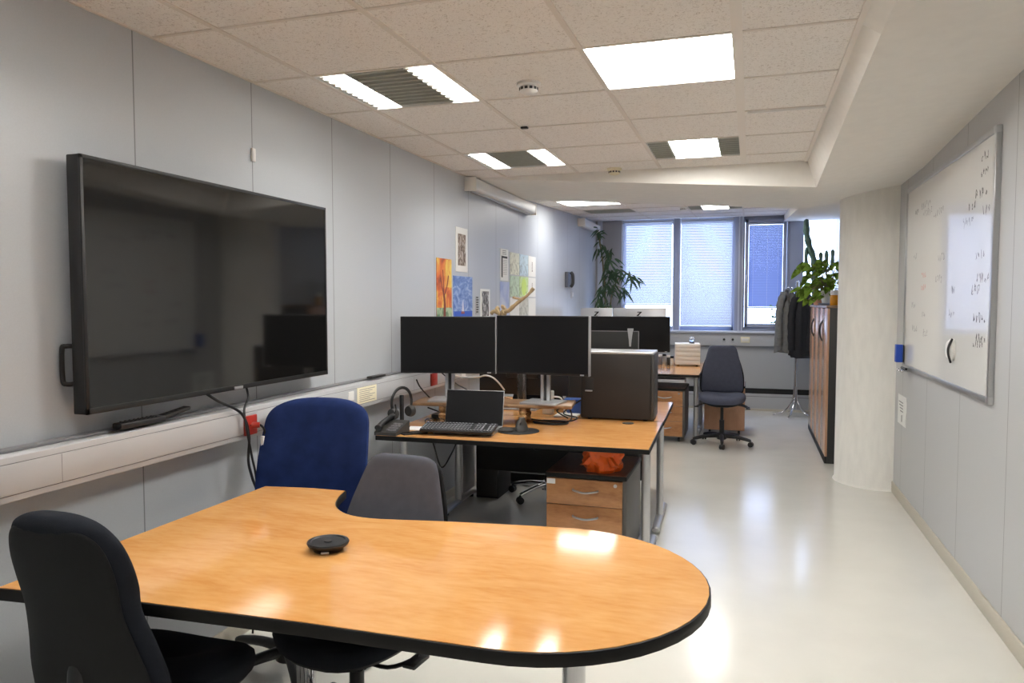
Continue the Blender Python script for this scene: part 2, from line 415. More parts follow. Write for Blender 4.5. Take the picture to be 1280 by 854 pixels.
for x in fx[1:-1]:
    tb.add([(x - .01, 7.05, fz(7.05) - .004), (x + .01, 7.05, fz(7.05) - .004), (x + .01, YF, fz(YF) - .004), (x - .01, YF, fz(YF) - .004),
            (x - .01, 7.05, fz(7.05) + .004), (x + .01, 7.05, fz(7.05) + .004), (x + .01, YF, fz(YF) + .004), (x - .01, YF, fz(YF) + .004)],
           [(3, 2, 1, 0), (4, 5, 6, 7), (0, 1, 5, 4), (1, 2, 6, 5), (2, 3, 7, 6), (3, 0, 4, 7)])
struct('trim_2', tb, M['tbar'], smooth=False)
# --- concrete beam across the room and the haunched soffit along the right wall
def slab(name, pts_bot, m):
    """pts_bot: grid [row][col] of points on the underside; closed up to z = 2.95"""
    mb = MB(); R, Cn = len(pts_bot), len(pts_bot[0])
    vs = [p for r in pts_bot for p in r] + [(p[0], p[1], 2.95) for r in pts_bot for p in r]; fs = []; N = R * Cn
    for i in range(R - 1):
        for j in range(Cn - 1):
            a = i * Cn + j; q = (a, a + 1, a + Cn + 1, a + Cn); fs.append(q[::-1]); fs.append(tuple(x + N for x in q))
    for i in range(R - 1):
        for j in (0, Cn - 1):
            a = i * Cn + j; fs.append((a, a + Cn, a + Cn + N, a + N))
    for j in range(Cn - 1):
        for i in (0, R - 1):
            a = i * Cn + j; fs.append((a, a + 1, a + 1 + N, a + N))
    return struct(name, mb.add(vs, fs), m, ang=20)
xi = 0.43
inner = [(YB, 2.52), (2.5, 2.478), (3.3, 2.445), (4.2, 2.40), (5.0, 2.35), (5.72, 2.31)]
outer = [(YB, 2.56), (3.0, 2.52), (3.9, 2.495), (4.8, 2.452), (5.4, 2.43), (5.72, 2.41)]
def interp(tab, y):
    if y <= tab[0][0]: return tab[0][1]
    for (a, za), (c, zc_) in zip(tab, tab[1:]):
        if y <= c: return za + (zc_ - za) * (y - a) / (c - a)
    return tab[-1][1]
ys = [YB, 0.5, 2.0, 3.0, 4.0, 5.0, 5.72]
grid = []
for y in ys:
    zi, zo = interp(inner, y), interp(outer, y)
    row = [(0.367, y, 2.499), (xi, y, zi)]
    for k in range(1, 5): x = xi + (XR - xi) * k / 4; row.append((x, y, zi + (zo - zi) * k / 4))
    grid.append(row)
slab('ceiling_soffit', grid, M['paint'])
def beam_z(x, y):
    f = max(0, min(1, (x - XL) / (xi - XL))); z = 2.497 + (2.31 - 2.497) * f
    if x > xi: z = 2.31 + (2.41 - 2.31) * (x - xi) / (XR - xi)
    return z
bx = [XL, -1.5, -0.8, -0.2, 0.20, xi, 0.65, 0.87, XR]
slab('ceiling_beam', [[(x, y, beam_z(x, y) + (0.0 if y < 6.9 else 0.0)) for x in bx] for y in (5.72, 6.3, 7.0)], M['paint'])
slab('ceiling_soffit_far', [[(x, y, 2.35 + (2.60 - 2.35) * (y - 7.0) / 3.9) for x in (0.42, 0.75, XR)] for y in (7.0, 8.5, YF)], M['paint'])
struct('ceiling_deck', MB().box(XL - 0.12, XR + 0.12, YB - 0.12, YF + 0.05, 2.95, 3.05), M['paint'])
# round column
cb = MB(); prof = [(0.365, 0), (0.352, 0.02), (0.35, 2.2), (0.352, 2.42)]
cb.lathe(prof, (1.055, 6.85, 0), seg=48)
struct('column', cb, M['plaster'])

# --- window wall
wb = MB()
wb.box(XL - 0.12, XR + 0.12, YF, YF + 0.2, 0.0, 0.90, M['grey_panel'])
wb.box(XL - 0.12, XR + 0.12, YF, YF + 0.2, 0.90, 1.10, M['grey_panel'])
wb.box(XL - 0.12, XR + 0.12, YF, YF + 0.2, 2.62, 2.95, M['pier'])
wb.box(XL - 0.12, -1.76, YF - 0.03, YF + 0.2, 1.10, 2.75, M['pier'])
wb.box(0.50, 0.66, YF - 0.02, YF + 0.2, 1.10, 2.75, M['frame'])
wb.box(XR, XR + 0.12, YF, YF + 0.2, 1.10, 2.75, M['pier'])
struct('wall_far', wb, M['grey_panel'], smooth=False)
tr = MB(); tr.box(XL, XR, YF - 0.16, YF + 0.05, 1.075, 1.105, M['frame_light'], bev=0.006)
tr.box(XL, XR, YF - 0.12, YF, 0.90, 1.075, M['trunk'], bev=0.004)
struct('trim_3', tr, M['trunk'])
rd = MB(); rd.box(XL + 0.02, XR, YF - 0.05, YF, 0.31, 0.90, M['grey_panel'], bev=0.004)
rd.box(XL + 0.02, XR, YF - 0.03, YF, 0.235, 0.31, M['black_matte'])
rd.box(XL + 0.02, XR, YF - 0.06, YF, 0.03, 0.235, M['trunk'], bev=0.006)
rd.box(XL + 0.02, XR, YF - 0.065, YF, 0.0, 0.03, M['base'])
rd.box(XL + 0.02, XR, YF - 0.064, YF - 0.055, 0.195, 0.202, M['trunk_dark'])
struct('trim_4', rd, M['grey_panel'])
def window(n, x0, x1, inner_frame=0.035, casement=False):
    fr = MB(); z0, z1 = 1.10, 2.70; y0, y1 = YF - 0.008, YF + 0.10
    w = inner_frame
    fr.box(x0, x0 + w, y0, y1, z0, z1, bev=0.004); fr.box(x1 - w, x1, y0, y1, z0, z1, bev=0.004)
    fr.box(x0, x1, y0, y1, z0, z0 + w + 0.02, bev=0.004); fr.box(x0, x1, y0, y1, z1 - w - 0.03, z1, bev=0.004)
    o = struct('window_%d' % n, fr, M['frame'])
    if casement:
        c = MB(); a = 0.04; q0, q1, s0, s1 = x0 + a, x1 - a, z0 + 0.055, z1 - 0.055
        for (p0, p1, r0, r1) in ((q0, q0 + .045, s0, s1), (q1 - .045, q1, s0, s1), (q0, q1, s0, s0 + .05), (q0, q1, s1 - .05, s1)):
            c.box(p0, p1, y0 - 0.03, y0 + 0.04, r0, r1, bev=0.006)
        c.build('casement', M['frame'], o)
        h = MB().box(q0 + 0.012, q0 + 0.03, y0 - 0.055, y0 - 0.03, 1.78, 1.88, bev=0.004); h.build('handle', M['frame_light'], o)
    MB().box(x0 + w, x1 - w, YF + 0.060, YF + 0.066, z0 + w, z1 - w).build('pane', M['glass'], o, smooth=False)
    return o
window(1, -1.78, -1.00); window(2, -1.00, -0.22); window(3, -0.12, 0.50, casement=True); window(4, 0.64, XR + 0.05)
mu = MB()
mu.box(-1.045, -0.965, YF - 0.05, YF + 0.12, 1.10, 2.70, M['frame'], bev=0.006)
mu.box(-1.058, -1.044, YF - 0.055, YF, 1.10, 2.70, M['frame_light'])
mu.box(-0.966, -0.952, YF - 0.055, YF, 1.10, 2.70, M['frame_light'])
struct('trim_5', mu, M['frame'])
mu = MB()
mu.box(-0.225, -0.10, YF - 0.05, YF + 0.12, 1.10, 2.70, M['frame'], bev=0.006)
mu.box(-0.165, -0.15, YF - 0.056, YF - 0.05, 1.10, 2.70, M['frame_light'])
mu.box(-0.118, -0.105, YF - 0.056, YF - 0.05, 1.10, 2.70, M['frame_light'])
struct('trim_6', mu, M['frame'])
mu = MB(); mu.box(XL + 0.03, XL + 0.10, YF - 0.04, YF - 0.03, 1.10, 2.7, M['frame_light']); mu.box(-1.90, -1.78, YF - 0.06, YF - 0.03, 1.10, 2.7, M['pier'])
struct('trim_7', mu, M['pier'])

# ================================================================ CEILING LIGHTS
def cell_frame(mb, x0, x1, y0, y1, z, top, m):
    w = 0.012
    mb.box(x0, x0 + w, y0, y1, z - 0.003, top, m); mb.box(x1 - w, x1, y0, y1, z - 0.003, top, m)
    mb.box(x0 + w, x1 - w, y0, y0 + w, z - 0.003, top, m); mb.box(x0 + w, x1 - w, y1 - w, y1, z - 0.003, top, m)
    mb.box(x0, x1, y0, y1, top, top + 0.012, m)
def vblade(mb, x0, x1, y, z, h, m):
    """one cross blade of a louvre: a thin V standing between the side reflectors"""
    mb.add([(x0, y - 0.010, z + h), (x1, y - 0.010, z + h), (x1, y, z), (x0, y, z), (x0, y + 0.010, z + h), (x1, y + 0.010, z + h)],
           [(0, 1, 2, 3), (3, 2, 5, 4), (0, 4, 5, 1)], m)
    mb.box(x0, x1, y - 0.0035, y + 0.0035, z - 0.003, z + 0.007, M['shade_tone'])  # dark bottom strip paints alternating shade so the ribs show
def light_fixture(x0, x1, y0, y1, z, kind, label):
    zz = z
    cx_, cy_ = (x0 + x1) / 2, (y0 + y1) / 2
    root = thing('ceiling_light', label, 'ceiling light', (cx_, cy_, zz), 0, 'recessed ceiling lights')
    hx, hy = (x1 - x0) / 2, (y1 - y0) / 2
    h = MB(); cell_frame(h, -hx, hx, -hy, hy, 0, 0.135, None); h.build('housing', M['housing'], root, smooth=False)
    ix, iy = hx - 0.014, hy - 0.014
    if kind == 'flat':
        MB().box(-ix, ix, -iy, iy, 0.004, 0.012).build('diffuser', M['lamp_far'] if y0 > 6 else M['lamp'], root, smooth=False)
    elif kind == 'double':
        for s in (-1, 1):
            a0, a1 = (0.145, ix - 0.012) if s > 0 else (-ix + 0.012, -0.145)
            MB().box(a0, a1, -iy, iy, 0.105, 0.112).build('lamp_strip', M['lamp'], root, smooth=False)
        lv = MB(); lv.box(-0.145, 0.145, -iy, iy, 0.075, 0.08)
        for s in (-0.142, 0.142): lv.box(s - 0.002, s + 0.002, -iy, iy, 0.004, 0.125, M['reflector'])
        for s in (-ix + 0.008, ix - 0.008): lv.box(s - 0.002, s + 0.002, -iy, iy, 0.004, 0.125, M['reflector'])
        nb = 11
        for k in range(nb):
            y = -iy + (k + 0.5) * 2 * iy / nb
            vblade(lv, -0.14, 0.14, y, 0.004, 0.05, M['louver'])
        for s in (-ix + 0.010, 0.145):
            for k in range(nb):
                y = -iy + (k + 0.5) * 2 * iy / nb
                lv.prism([(s, y - 0.022), (s + 0.022, y), (s, y + 0.022)], 0.001, 0.006, M['louver'])
        lv.build('louver', M['louver'], root, smooth=False)
    elif kind == 'center':
        MB().box(-0.145, 0.145, -iy, iy, 0.006, 0.012).build('lamp_strip', M['lamp'], root, smooth=False)
        for s in (-1, 1):
            lv = MB(); a0, a1 = (0.157, ix) if s > 0 else (-ix, -0.157)
            w0 = 0.147 if s > 0 else -0.157; lv.box(w0, w0 + 0.010, -iy, iy, 0.0, 0.06, M['shade_tone'])
            lv.box(a0, a1, -iy, iy, 0.06, 0.065)
            for k in range(9):
                y = -iy + (k + 0.5) * 2 * iy / 9; vblade(lv, a0, a1, y, 0.003, 0.045, M['louver'])
            lv.build('louver', M['louver'], root, smooth=False)
    elif kind == 'off':
        lv = MB(); lv.box(-ix, ix, -iy, iy, 0.05, 0.055)
        for k in range(12):
            y = -iy + (k + 0.5) * 2 * iy / 12; vblade(lv, -ix, ix, y, 0.002, 0.04, M['lamp_off'])
        lv.build('louver', M['lamp_off'], root, smooth=False)
    return root
LBL = {(1, 2.94): ('double', 'recessed ceiling light with two bright strips and dark louvre, above the wall television'),
       (1, 4.761): ('double', 'recessed ceiling light with two bright strips, close before the beam on the left'),
       (3, 2.94): ('flat', 'large fully glowing square ceiling light panel, brightest and nearest in view'),
       (3, 4.761): ('center', 'recessed ceiling light with one glowing centre strip between two louvres, before the beam')}
for (x0, x1, y0, y1, z, k) in lamps:
    if isinstance(k, int):
        kind, lab = next((v for (i, yy), v in LBL.items() if i == k and abs(yy - y0) < 0.02), ('double', None))
        if lab is None:  # unseen lamps continuing the rows, added to light the foreground
            if y0 < -1.0: lab = 'unseen ceiling light behind the camera near the back wall, ' + ('left row' if k == 1 else 'right row')
            else: lab = 'unseen ceiling light overhead just out of the picture, ' + ('left row' if k == 1 else 'right row')
        light_fixture(x0, x1, y0, y1, z, kind, lab)
    else:
        zz = (z[0] + z[1]) / 2
        if k == 'far11': r = light_fixture(x0, x1, y0, y1, zz, 'flat', 'glowing ceiling panel half hidden by the beam, on the left of the far bay')
        elif k == 'far13': r = light_fixture(x0, x1, y0, y1, zz, 'off', 'unlit grey louvred ceiling light in the far bay')
        else: r = light_fixture(x0, x1, y0, y1, zz, 'center', 'far ceiling light with one glowing centre strip, nearest the windows')
        r.rotation_euler = (math.atan2(z[1] - z[0], y1 - y0), 0, 0)

# smoke detectors and ceiling clips
def detector(x, y, z, label, m, s=1.0):
    root = thing('smoke_detector', label, 'smoke detector', (x, y, z), 0, 'smoke detectors on the ceiling')
    MB().lathe([(0.055 * s, 0), (0.055 * s, -0.012 * s), (0.05 * s, -0.016 * s), (0, -0.0165 * s)]).build('base', m, root)
    h = MB(); h.lathe([(0.042 * s, -0.014 * s), (0.042 * s, -0.036 * s), (0.03 * s, -0.046 * s), (0.012 * s, -0.05 * s), (0, -0.05 * s)])
    for k in range(12):
        a = 2 * PI * k / 12
        h.box(0.036 * s, 0.0435 * s, -0.007 * s, 0.007 * s, -0.034 * s, -0.022 * s, M['black'], mx=Matrix.Rotation(a, 4, 'Z'))
    h.build('sensor_head', m, root)
detector(-0.981, 3.334, CZ, 'round white smoke detector between the two nearest ceiling lights', M['white'])
detector(-0.985, 5.62, CZ, 'yellowed smoke detector right in front of the ceiling beam', M['cream'])
detector(-0.76, 8.95, fz(8.95), 'small smoke detector on the far ceiling near the windows', M['white'], 0.8)
tag(MB().box(-0.02, 0.02, -0.014, 0.014, -0.010, 0.0, bev=0.002).build('ceiling_clip', M['black'], loc=(-1.24, 4.13, CZ - 0.004)), 'small dark clip on a ceiling runner between tiles', 'clip')
tag(MB().box(0, 0.38, -0.006, 0.006, -0.012, 0.0, bev=0.001).build('ceiling_strip', M['white'], loc=(-0.03, 4.150, CZ - 0.004)), 'thin white strip hanging loose under a ceiling runner at right', 'strip')

# ================================================================ LEFT WALL
XT = -2.07                                         # face of the cable duct
cd = thing('cable_trunking', 'long grey cable duct running along the left wall behind the desks', 'cable duct', (XL + 0.001, 0, 0.91))
MB().box(0.004, XT - XL, YB + 0.02, 10.6, 0.0, 0.135, bev=0.004).build('duct', M['trunk'], cd)
lid = MB(); lid.box(XT - XL - 0.002, XT - XL + 0.003, YB + 0.02, 10.6, 0.022, 0.112, bev=0.001)
for z in (0.019, 0.1135): lid.box(XT - XL - 0.002, XT - XL + 0.0008, YB + 0.02, 10.6, z, z + 0.002, M['trunk_dark'])
for y in (1.80, 2.95, 4.40, 6.4): lid.box(XT - XL + 0.0005, XT - XL + 0.0033, y - 0.0008, y + 0.0008, 0.022, 0.112, M['trunk_dark'])
lid.build('duct_cover', M['trunk'], cd)
MB().box(0.004, 0.045, YB + 0.02, 10.6, 0.1355, 0.145, bev=0.002).build('ledge', M['trunk_dark'], cd)

def socket(name, y0, y1, z0, z1, m, label, holes=True, cat='socket', proud=0.012):
    root = thing(name, label, cat, (XT + 0.003, (y0 + y1) / 2, (z0 + z1) / 2), 0, 'sockets and plates on the cable duct')
    hy, hz = (y1 - y0) / 2, (z1 - z0) / 2
    MB().box(0, proud, -hy, hy, -hz, hz, bev=0.003).build('plate', m, root)
    if holes:
        q = MB(); q.lathe([(0.019, 0.0005), (0.019, proud + 0.0012), (0.0, proud + 0.0012)], m=None, ax='X', seg=20)
        for s in (-0.009, 0.009): q.lathe([(0.003, proud), (0.003, proud + 0.002), (0, proud + 0.002)], (0, s, 0), M['black'], 8, ax='X')
        q.build('outlet', M['trunk_dark'] if m is not M['red'] else M['red'], root)
    return root
socket('wall_socket', 2.69, 2.77, 0.925, 1.01, M['red'], 'red mains socket on the duct under the television')
socket('wall_socket', 4.66, 4.76, 0.93, 1.015, M['red'], 'red mains socket on the duct behind the left desk monitor')
socket('wall_socket', 5.00, 5.08, 0.93, 1.01, M['white'], 'white mains socket on the duct just beyond the red one behind the monitor')
socket('data_socket', 5.22, 5.30, 0.93, 1.01, M['white'], 'white data socket on the duct, farther one behind the monitor', holes=False)
socket('switch_plate', 3.565, 3.625, 0.965, 1.015, M['white'], 'small blank white plate on the duct beside the cream notice', holes=False, cat='plate', proud=0.006)
n = thing('notice_card', 'cream notice card with printed lines on the duct behind the blue chair', 'notice', (XT + 0.003, 3.775, 0.98))
MB().box(0, 0.004, -0.112, 0.112, -0.047, 0.045, bev=0.001).build('card', M['cream'], n)
q = MB()
for k in range(7): q.box(0.0035, 0.0046, -0.09, 0.09 - 0.03 * (k % 3), 0.03 - k * 0.011, 0.0325 - k * 0.011)
q.build('printed_text', M['inkgrey'], n)

# television
tv = thing('wall_television', 'huge black flat screen television hung on the grey panelled left wall', 'television', (-2.07, 2.635, 1.13))
TW, TH = 0.735, 0.85
MB().box(-0.055, -0.004, -TW, TW, 0, TH, bev=0.004).build('casing', M['black'], tv)
bz = MB()
for (a, c, d, e) in ((-TW, -TW + .012, 0, TH), (TW - .012, TW, 0, TH), (-TW, TW, 0, .020), (-TW, TW, TH - .012, TH)): bz.box(-0.006, 0.003, a, c, d, e, bev=0.001)
bz.build('bezel', M['black'], tv)
MB().box(-0.004, 0.001, -TW + .01, TW - .01, .018, TH - .01).build('screen', M['screen'], tv, smooth=False)
MB().box(0.002, 0.006, -0.02 + 0.02, 0.035 + 0.02, 0.002, 0.014, bev=0.001).build('brand_badge', M['silver'], tv)
hd = MB(); hd.tube(bez([(-0.065, -TW + 0.02, 0.225), (-0.075, -TW - 0.004, 0.225), (-0.082, -TW - 0.012, 0.215), (-0.082, -TW - 0.012, 0.115), (-0.075, -TW - 0.004, 0.10), (-0.065, -TW + 0.02, 0.10)], 5), 0.008, seg=10)
hd.build('handle', M['black'], tv)
br = MB(); br.box(-0.103, -0.055, -0.3, 0.3, 0.25, 0.6, bev=0.004); br.box(-0.08, -0.055, -TW + 0.03, -TW + 0.2, 0.09, 0.25, bev=0.003)
br.build('wall_bracket', M['black_matte'], tv)
# remotes on the duct ledge
rc = thing('remote_control', 'long black remote control lying on the duct below the television', 'remote control', (-2.10, 2.16, 1.056), 0.0)
MB().box(-0.022, 0.022, -0.11, 0.10, 0, 0.022, bev=0.006).build('body', M['black'], rc)
q = MB()
for i in range(3):
    for j in range(8): q.lathe([(0.004, 0.022), (0.004, 0.0245), (0, 0.0245)], (-0.012 + 0.012 * i, -0.08 + 0.02 * j, 0), seg=8)
q.build('buttons', M['charcoal'], rc)
rc2 = thing('remote_control', 'small slim black remote tilted over the end of the longer remote', 'remote control', (-2.105, 2.32, 1.056), 0.0)
MB().box(-0.018, 0.018, -0.06, 0.085, 0.0, 0.016, bev=0.006, mx=Matrix.Rotation(0.12, 4, 'X') @ Matrix.Translation((0, 0, 0.012))).build('body', M['black_matte'], rc2)
q = MB()
for j in range(5): q.lathe([(0.006, 0.0), (0.006, 0.0025), (0, 0.0025)], (0, -0.04 + 0.022 * j, 0.0), seg=8, mx=Matrix.Rotation(0.12, 4, 'X') @ Matrix.Translation((0, 0, 0.0275)))
q.build('buttons', M['charcoal'], rc2)
tag(MB().box(-0.02, 0.02, -0.085, 0.085, 0, 0.014, bev=0.005).build('pen_case', M['black'], loc=(-2.10, 3.955, 1.056)), 'thin black case on the duct left of the desk monitor', 'case')
# television cables
cable('television_cable', [(-2.11, 2.48, 1.15), (-2.06, 2.52, 1.10), (-2.045, 2.65, 1.03), (-2.04, 2.69, 0.93), (-2.045, 2.69, 0.82), (-2.05, 2.72, 0.74), (-2.06, 2.78, 0.62), (-2.09, 2.82, 0.40), (-2.12, 2.85, 0.02)], 0.006, 'thick black cable hanging from the television down past the red socket')
cable('television_cable', [(-2.11, 2.76, 1.15), (-2.07, 2.73, 1.09), (-2.05, 2.675, 1.04), (-2.035, 2.672, 0.95), (-2.035, 2.70, 0.84), (-2.05, 2.75, 0.70), (-2.08, 2.79, 0.4), (-2.12, 2.80, 0.02)], 0.005, 'thinner black cable looping from the television right of the thick one')
pc_ = thing('television_cable', 'black power cord with white tag plugged into the red socket', 'cable', (0, 0, 0))
MB().tube(bez([(-2.055, 2.735, 0.965), (-2.03, 2.755, 0.965), (-2.022, 2.775, 0.93), (-2.03, 2.765, 0.85), (-2.035, 2.755, 0.74), (-2.05, 2.765, 0.55), (-2.10, 2.77, 0.02)], 8), 0.005, seg=8).build('cord', M['black'], pc_)
MB().cyl((-2.058, 2.735, 0.965), (-2.03, 2.752, 0.966), 0.016, 0.012).build('plug', M['red'], pc_)
MB().box(-2.032, -2.018, 2.757, 2.787, 0.868, 0.915, bev=0.002).build('cord_tag', M['white'], pc_)

tag(MB().box(0.0005, 0.012, -0.012, 0.012, -0.03, 0.03, bev=0.003).build('wall_hook', M['white'], loc=(XL, 2.925, 2.17)), 'small white hook on the bare wall panel above the television', 'hook')
# pictures and sheets on the left wall
def sheet(name, y0, y1, z0, z1, m, label, cat='sheet', border=None, extra=None):
    root = thing(name, label, cat, (XL, (y0 + y1) / 2, (z0 + z1) / 2), 0, 'pictures and papers on the left wall'); hy, hz = (y1 - y0) / 2, (z1 - z0) / 2
    MB().box(0.001, 0.004, -hy, hy, -hz, hz).build('paper', m if border is None else M['paper'], root, smooth=False)
    if border is not None:
        by, bz_ = border
        MB().box(0.003, 0.005, -hy + by, hy - by, -hz + bz_, hz - bz_).build('print', m, root, smooth=False)
    if extra: extra(root, hy, hz)
    return root
a_or = art('autumn painting', [(0.30, (140, 76, 58)), (0.42, (196, 98, 60)), (0.52, (214, 124, 70)), (0.62, (226, 176, 88)), (0.75, (232, 208, 116))], 6, 1.5)
def tree_extra(root, hy, hz):
    q = MB(); x = 0.0045
    q.tube(bez([(x, -0.0, -hz + 0.02), (x, 0.005, -hz + 0.12), (x, -0.01, -hz + 0.2)], 6), [0.022] * 7 + [0.018] * 6, seg=6, mx=Matrix.Diagonal((1, 1, 1, 1)))
    for d in ((-0.07, 0.14), (0.08, 0.16), (-0.03, 0.2)):
        q.tube(bez([(x, -0.01, -hz + 0.18), (x, d[0] * 0.6, -hz + 0.18 + d[1] * 0.5), (x, d[0], -hz + 0.18 + d[1])], 5), 0.008, seg=6)
    for i, v in enumerate(q.v): q.v[i] = (0.004 + (v[0] - x) * 0.08 + 0.001, v[1], v[2])
    q.build('painted_tree', mat('painted trunk', (120, 62, 52), 0.8), root)
    g = MB().box(0.0035, 0.0046, -hy, hy, -hz, -hz + 0.10); g.build('painted_grass', art('painted grass', [(0.35, (84, 120, 92)), (0.6, (170, 190, 160))], 14, 1), root, smooth=False)
    y_ = MB().box(0.0035, 0.0044, 0.02, hy, 0.02, hz - 0.005); y_.build('painted_sun', art('painted yellow', [(0.34, (214, 132, 76)), (0.6, (236, 206, 100))], 8, 1), root, smooth=False)
sheet('painting', 5.014, 5.30, 1.36, 1.824, a_or, 'orange and yellow painting of a tree, leftmost picture on the wall', 'painting', extra=tree_extra)
sheet('framed_print', 5.387, 5.64, 1.738, 2.084, art('brown print', [(0.35, (70, 60, 56)), (0.5, (140, 122, 112)), (0.62, (206, 200, 194))], 14, 2.5, (1, 2, 1)), 'brown abstract print with a wide white border, highest on the wall', 'print', border=(0.045, 0.05))
def sea_extra(root, hy, hz):
    MB().box(0.0035, 0.0046, -hy + 0.01, hy - 0.01, -hz, -hz + 0.07).build('painted_sea', mat('deep blue paint', (58, 96, 196), 0.8), root, smooth=False)
    q = MB(); q.add([(0.005, -0.04, -hz + 0.06), (0.005, 0.02, -hz + 0.06), (0.005, -0.005, -hz + 0.16)], [(0, 1, 2)], mat('white sail', (214, 214, 230), 0.8))
    q.add([(0.005, -0.05, -hz + 0.05), (0.005, 0.03, -hz + 0.05), (0.005, 0.02, -hz + 0.07), (0.005, -0.04, -hz + 0.07)], [(0, 1, 2, 3)], mat('red hull', (160, 80, 90), 0.8))
    q.build('painted_boat', M['paper'], root, smooth=False)
sheet('painting', 5.334, 5.746, 1.36, 1.705, art('blue painting', [(0.34, (92, 120, 186)), (0.5, (118, 146, 206)), (0.64, (164, 184, 224))], 9, 1.6, (1, 1, 2)), 'blue painting of sky and sea with a small sailing boat', 'painting', extra=sea_extra)
def lines(cols, r0=-0.8, r1=0.8, m='ink', step=0.014, w=0.8, h=0.005):
    def f(root, hy, hz):
        q = MB(); z = hz * r1; k = 0
        while z > hz * r0:
            q.box(0.0038, 0.0046, -hy * w, hy * w * (0.4 + 0.6 * ((k * 37) % 10) / 10), z, z + h); z -= step; k += 1
        q.build('printed_text', M[m], root, smooth=False)
    return f
sheet('leaflet', 5.83, 5.905, 1.40, 1.55, M['grey_panel'], 'narrow grey leaflet with dark letters left of the black and white strip', 'leaflet', extra=lines(1, m='ink', step=0.02, h=0.010))
sheet('photo_print', 5.94, 6.18, 1.36, 1.614, art('black and white photo', [(0.35, (40, 40, 44)), (0.52, (120, 120, 124)), (0.65, (206, 206, 208))], 16, 1.2), 'black and white photo strip with white border above the driftwood root', 'photo', border=(0.035, 0.02))
def notice_extra(root, hy, hz):
    q = MB(); q.box(0.0038, 0.0047, -hy * 0.75, hy * 0.75, hz * 0.42, hz * 0.55); q.box(0.0038, 0.0047, -hy * 0.75, -hy * 0.45, -hz * 0.8, hz * 0.5)
    for k in range(3): q.box(0.0038, 0.0046, -hy * 0.5, hy * 0.5, hz * (0.88 - 0.11 * k), hz * (0.91 - 0.11 * k))
    for k in range(9): q.box(0.0038, 0.0046, -hy * 0.3, hy * 0.7, hz * (0.28 - 0.11 * k), hz * (0.30 - 0.11 * k), M['inkgrey'])
    q.build('printed_text', M['ink'], root, smooth=False)
sheet('notice_sheet', 6.468, 6.70, 1.70, 1.99, M['paper'], 'white printed notice with a black bar down its side', 'notice', extra=notice_extra)
sheet('poster', 6.46, 6.73, 1.37, 1.69, art('pale blue poster', [(0.4, (160, 176, 222)), (0.6, (206, 214, 236))], 4, 0.5), 'pale blue poster below the printed notice', 'poster')
gr_cols = [(6.755, 7.055), (7.065, 7.36), (7.37, 7.64)]
gr_rows = [(1.765, 1.975), (1.555, 1.755), (1.36, 1.545)]
gm = [[((226, 228, 214), 'pale cream drawing with faint figures'), ((196, 216, 230), 'pale blue drawing'), ((240, 240, 240), 'white sheet with one dark sketch')],
      [((196, 216, 196), 'pale green drawing'), ((204, 228, 170), 'drawing with a bright yellow green disc'), ((242, 240, 238), 'white sheet with a faint brown sketch')],
      [((238, 238, 238), 'plain white sheet'), ((206, 208, 202), 'pale grey drawing'), ((240, 240, 242), 'nearly blank white sheet')]]
rn = ['top row', 'middle row', 'bottom row']; cn = ['left', 'centre', 'right']
def sk_extra(root, hy, hz):
    q = MB(); q.box(0.0038, 0.0046, -0.012, 0.016, -hz * 0.5, hz * 0.45); q.build('sketch', art('sketch', [(0.4, (120, 96, 90)), (0.6, (238, 236, 234))], 60, 1), root, smooth=False)
def disc_extra(root, hy, hz):
    q = MB(); q.lathe([(0.085, 0.0038), (0.085, 0.0046), (0, 0.0046)], ax='X', seg=28); q.build('disc', mat('lime disc', (206, 232, 130), 0.8), root)
def blot(c): return art('drawing %d' % c[0], [(0.34, tuple(int(v * 0.78) for v in c)), (0.5, c), (0.7, tuple(min(255, int(v * 1.06)) for v in c))], 18, 1.0)
for r in range(3):
    for c in range(3):
        col, d = gm[r][c]
        ex = sk_extra if c == 2 and r < 2 else (disc_extra if (r, c) == (1, 1) else None)
        sheet('drawing_sheet', *gr_cols[c], *gr_rows[r], blot(col) if c < 2 and (r, c) != (2, 0) else M['paper'], '%s, %s of the wall grid, %s column' % (d, rn[r], cn[c]), 'drawing', extra=ex)
# wall telephone
wp = thing('wall_telephone', 'grey wall telephone with handset near the far left corner', 'telephone', (XL, 9.09, 1.78))
MB().box(0, 0.04, -0.13, 0.13, -0.095, 0.095, bev=0.008).build('cradle', mat('dark grey phone', (84, 88, 100), 0.4), wp)
q = MB().tube(bez([(0.06, -0.06, -0.09), (0.085, -0.06, -0.05), (0.085, -0.06, 0.05), (0.06, -0.06, 0.09)], 6), [0.02] * 19, seg=10); q.build('handset', M['charcoal'], wp)
MB().box(0.038, 0.043, 0.0, 0.10, -0.05, 0.05, bev=0.002).build('keypad', M['inkgrey'], wp)
s_ = thing('switch_plate', 'white wall switch just below the wall telephone', 'switch', (XL, 9.35, 1.60)); MB().box(0, 0.01, -0.06, 0.06, -0.05, 0.05, bev=0.003).build('plate', M['trunk'], s_); MB().box(0.009, 0.015, -0.03, 0.03, -0.025, 0.025, bev=0.002).build('rocker', M['white'], s_)
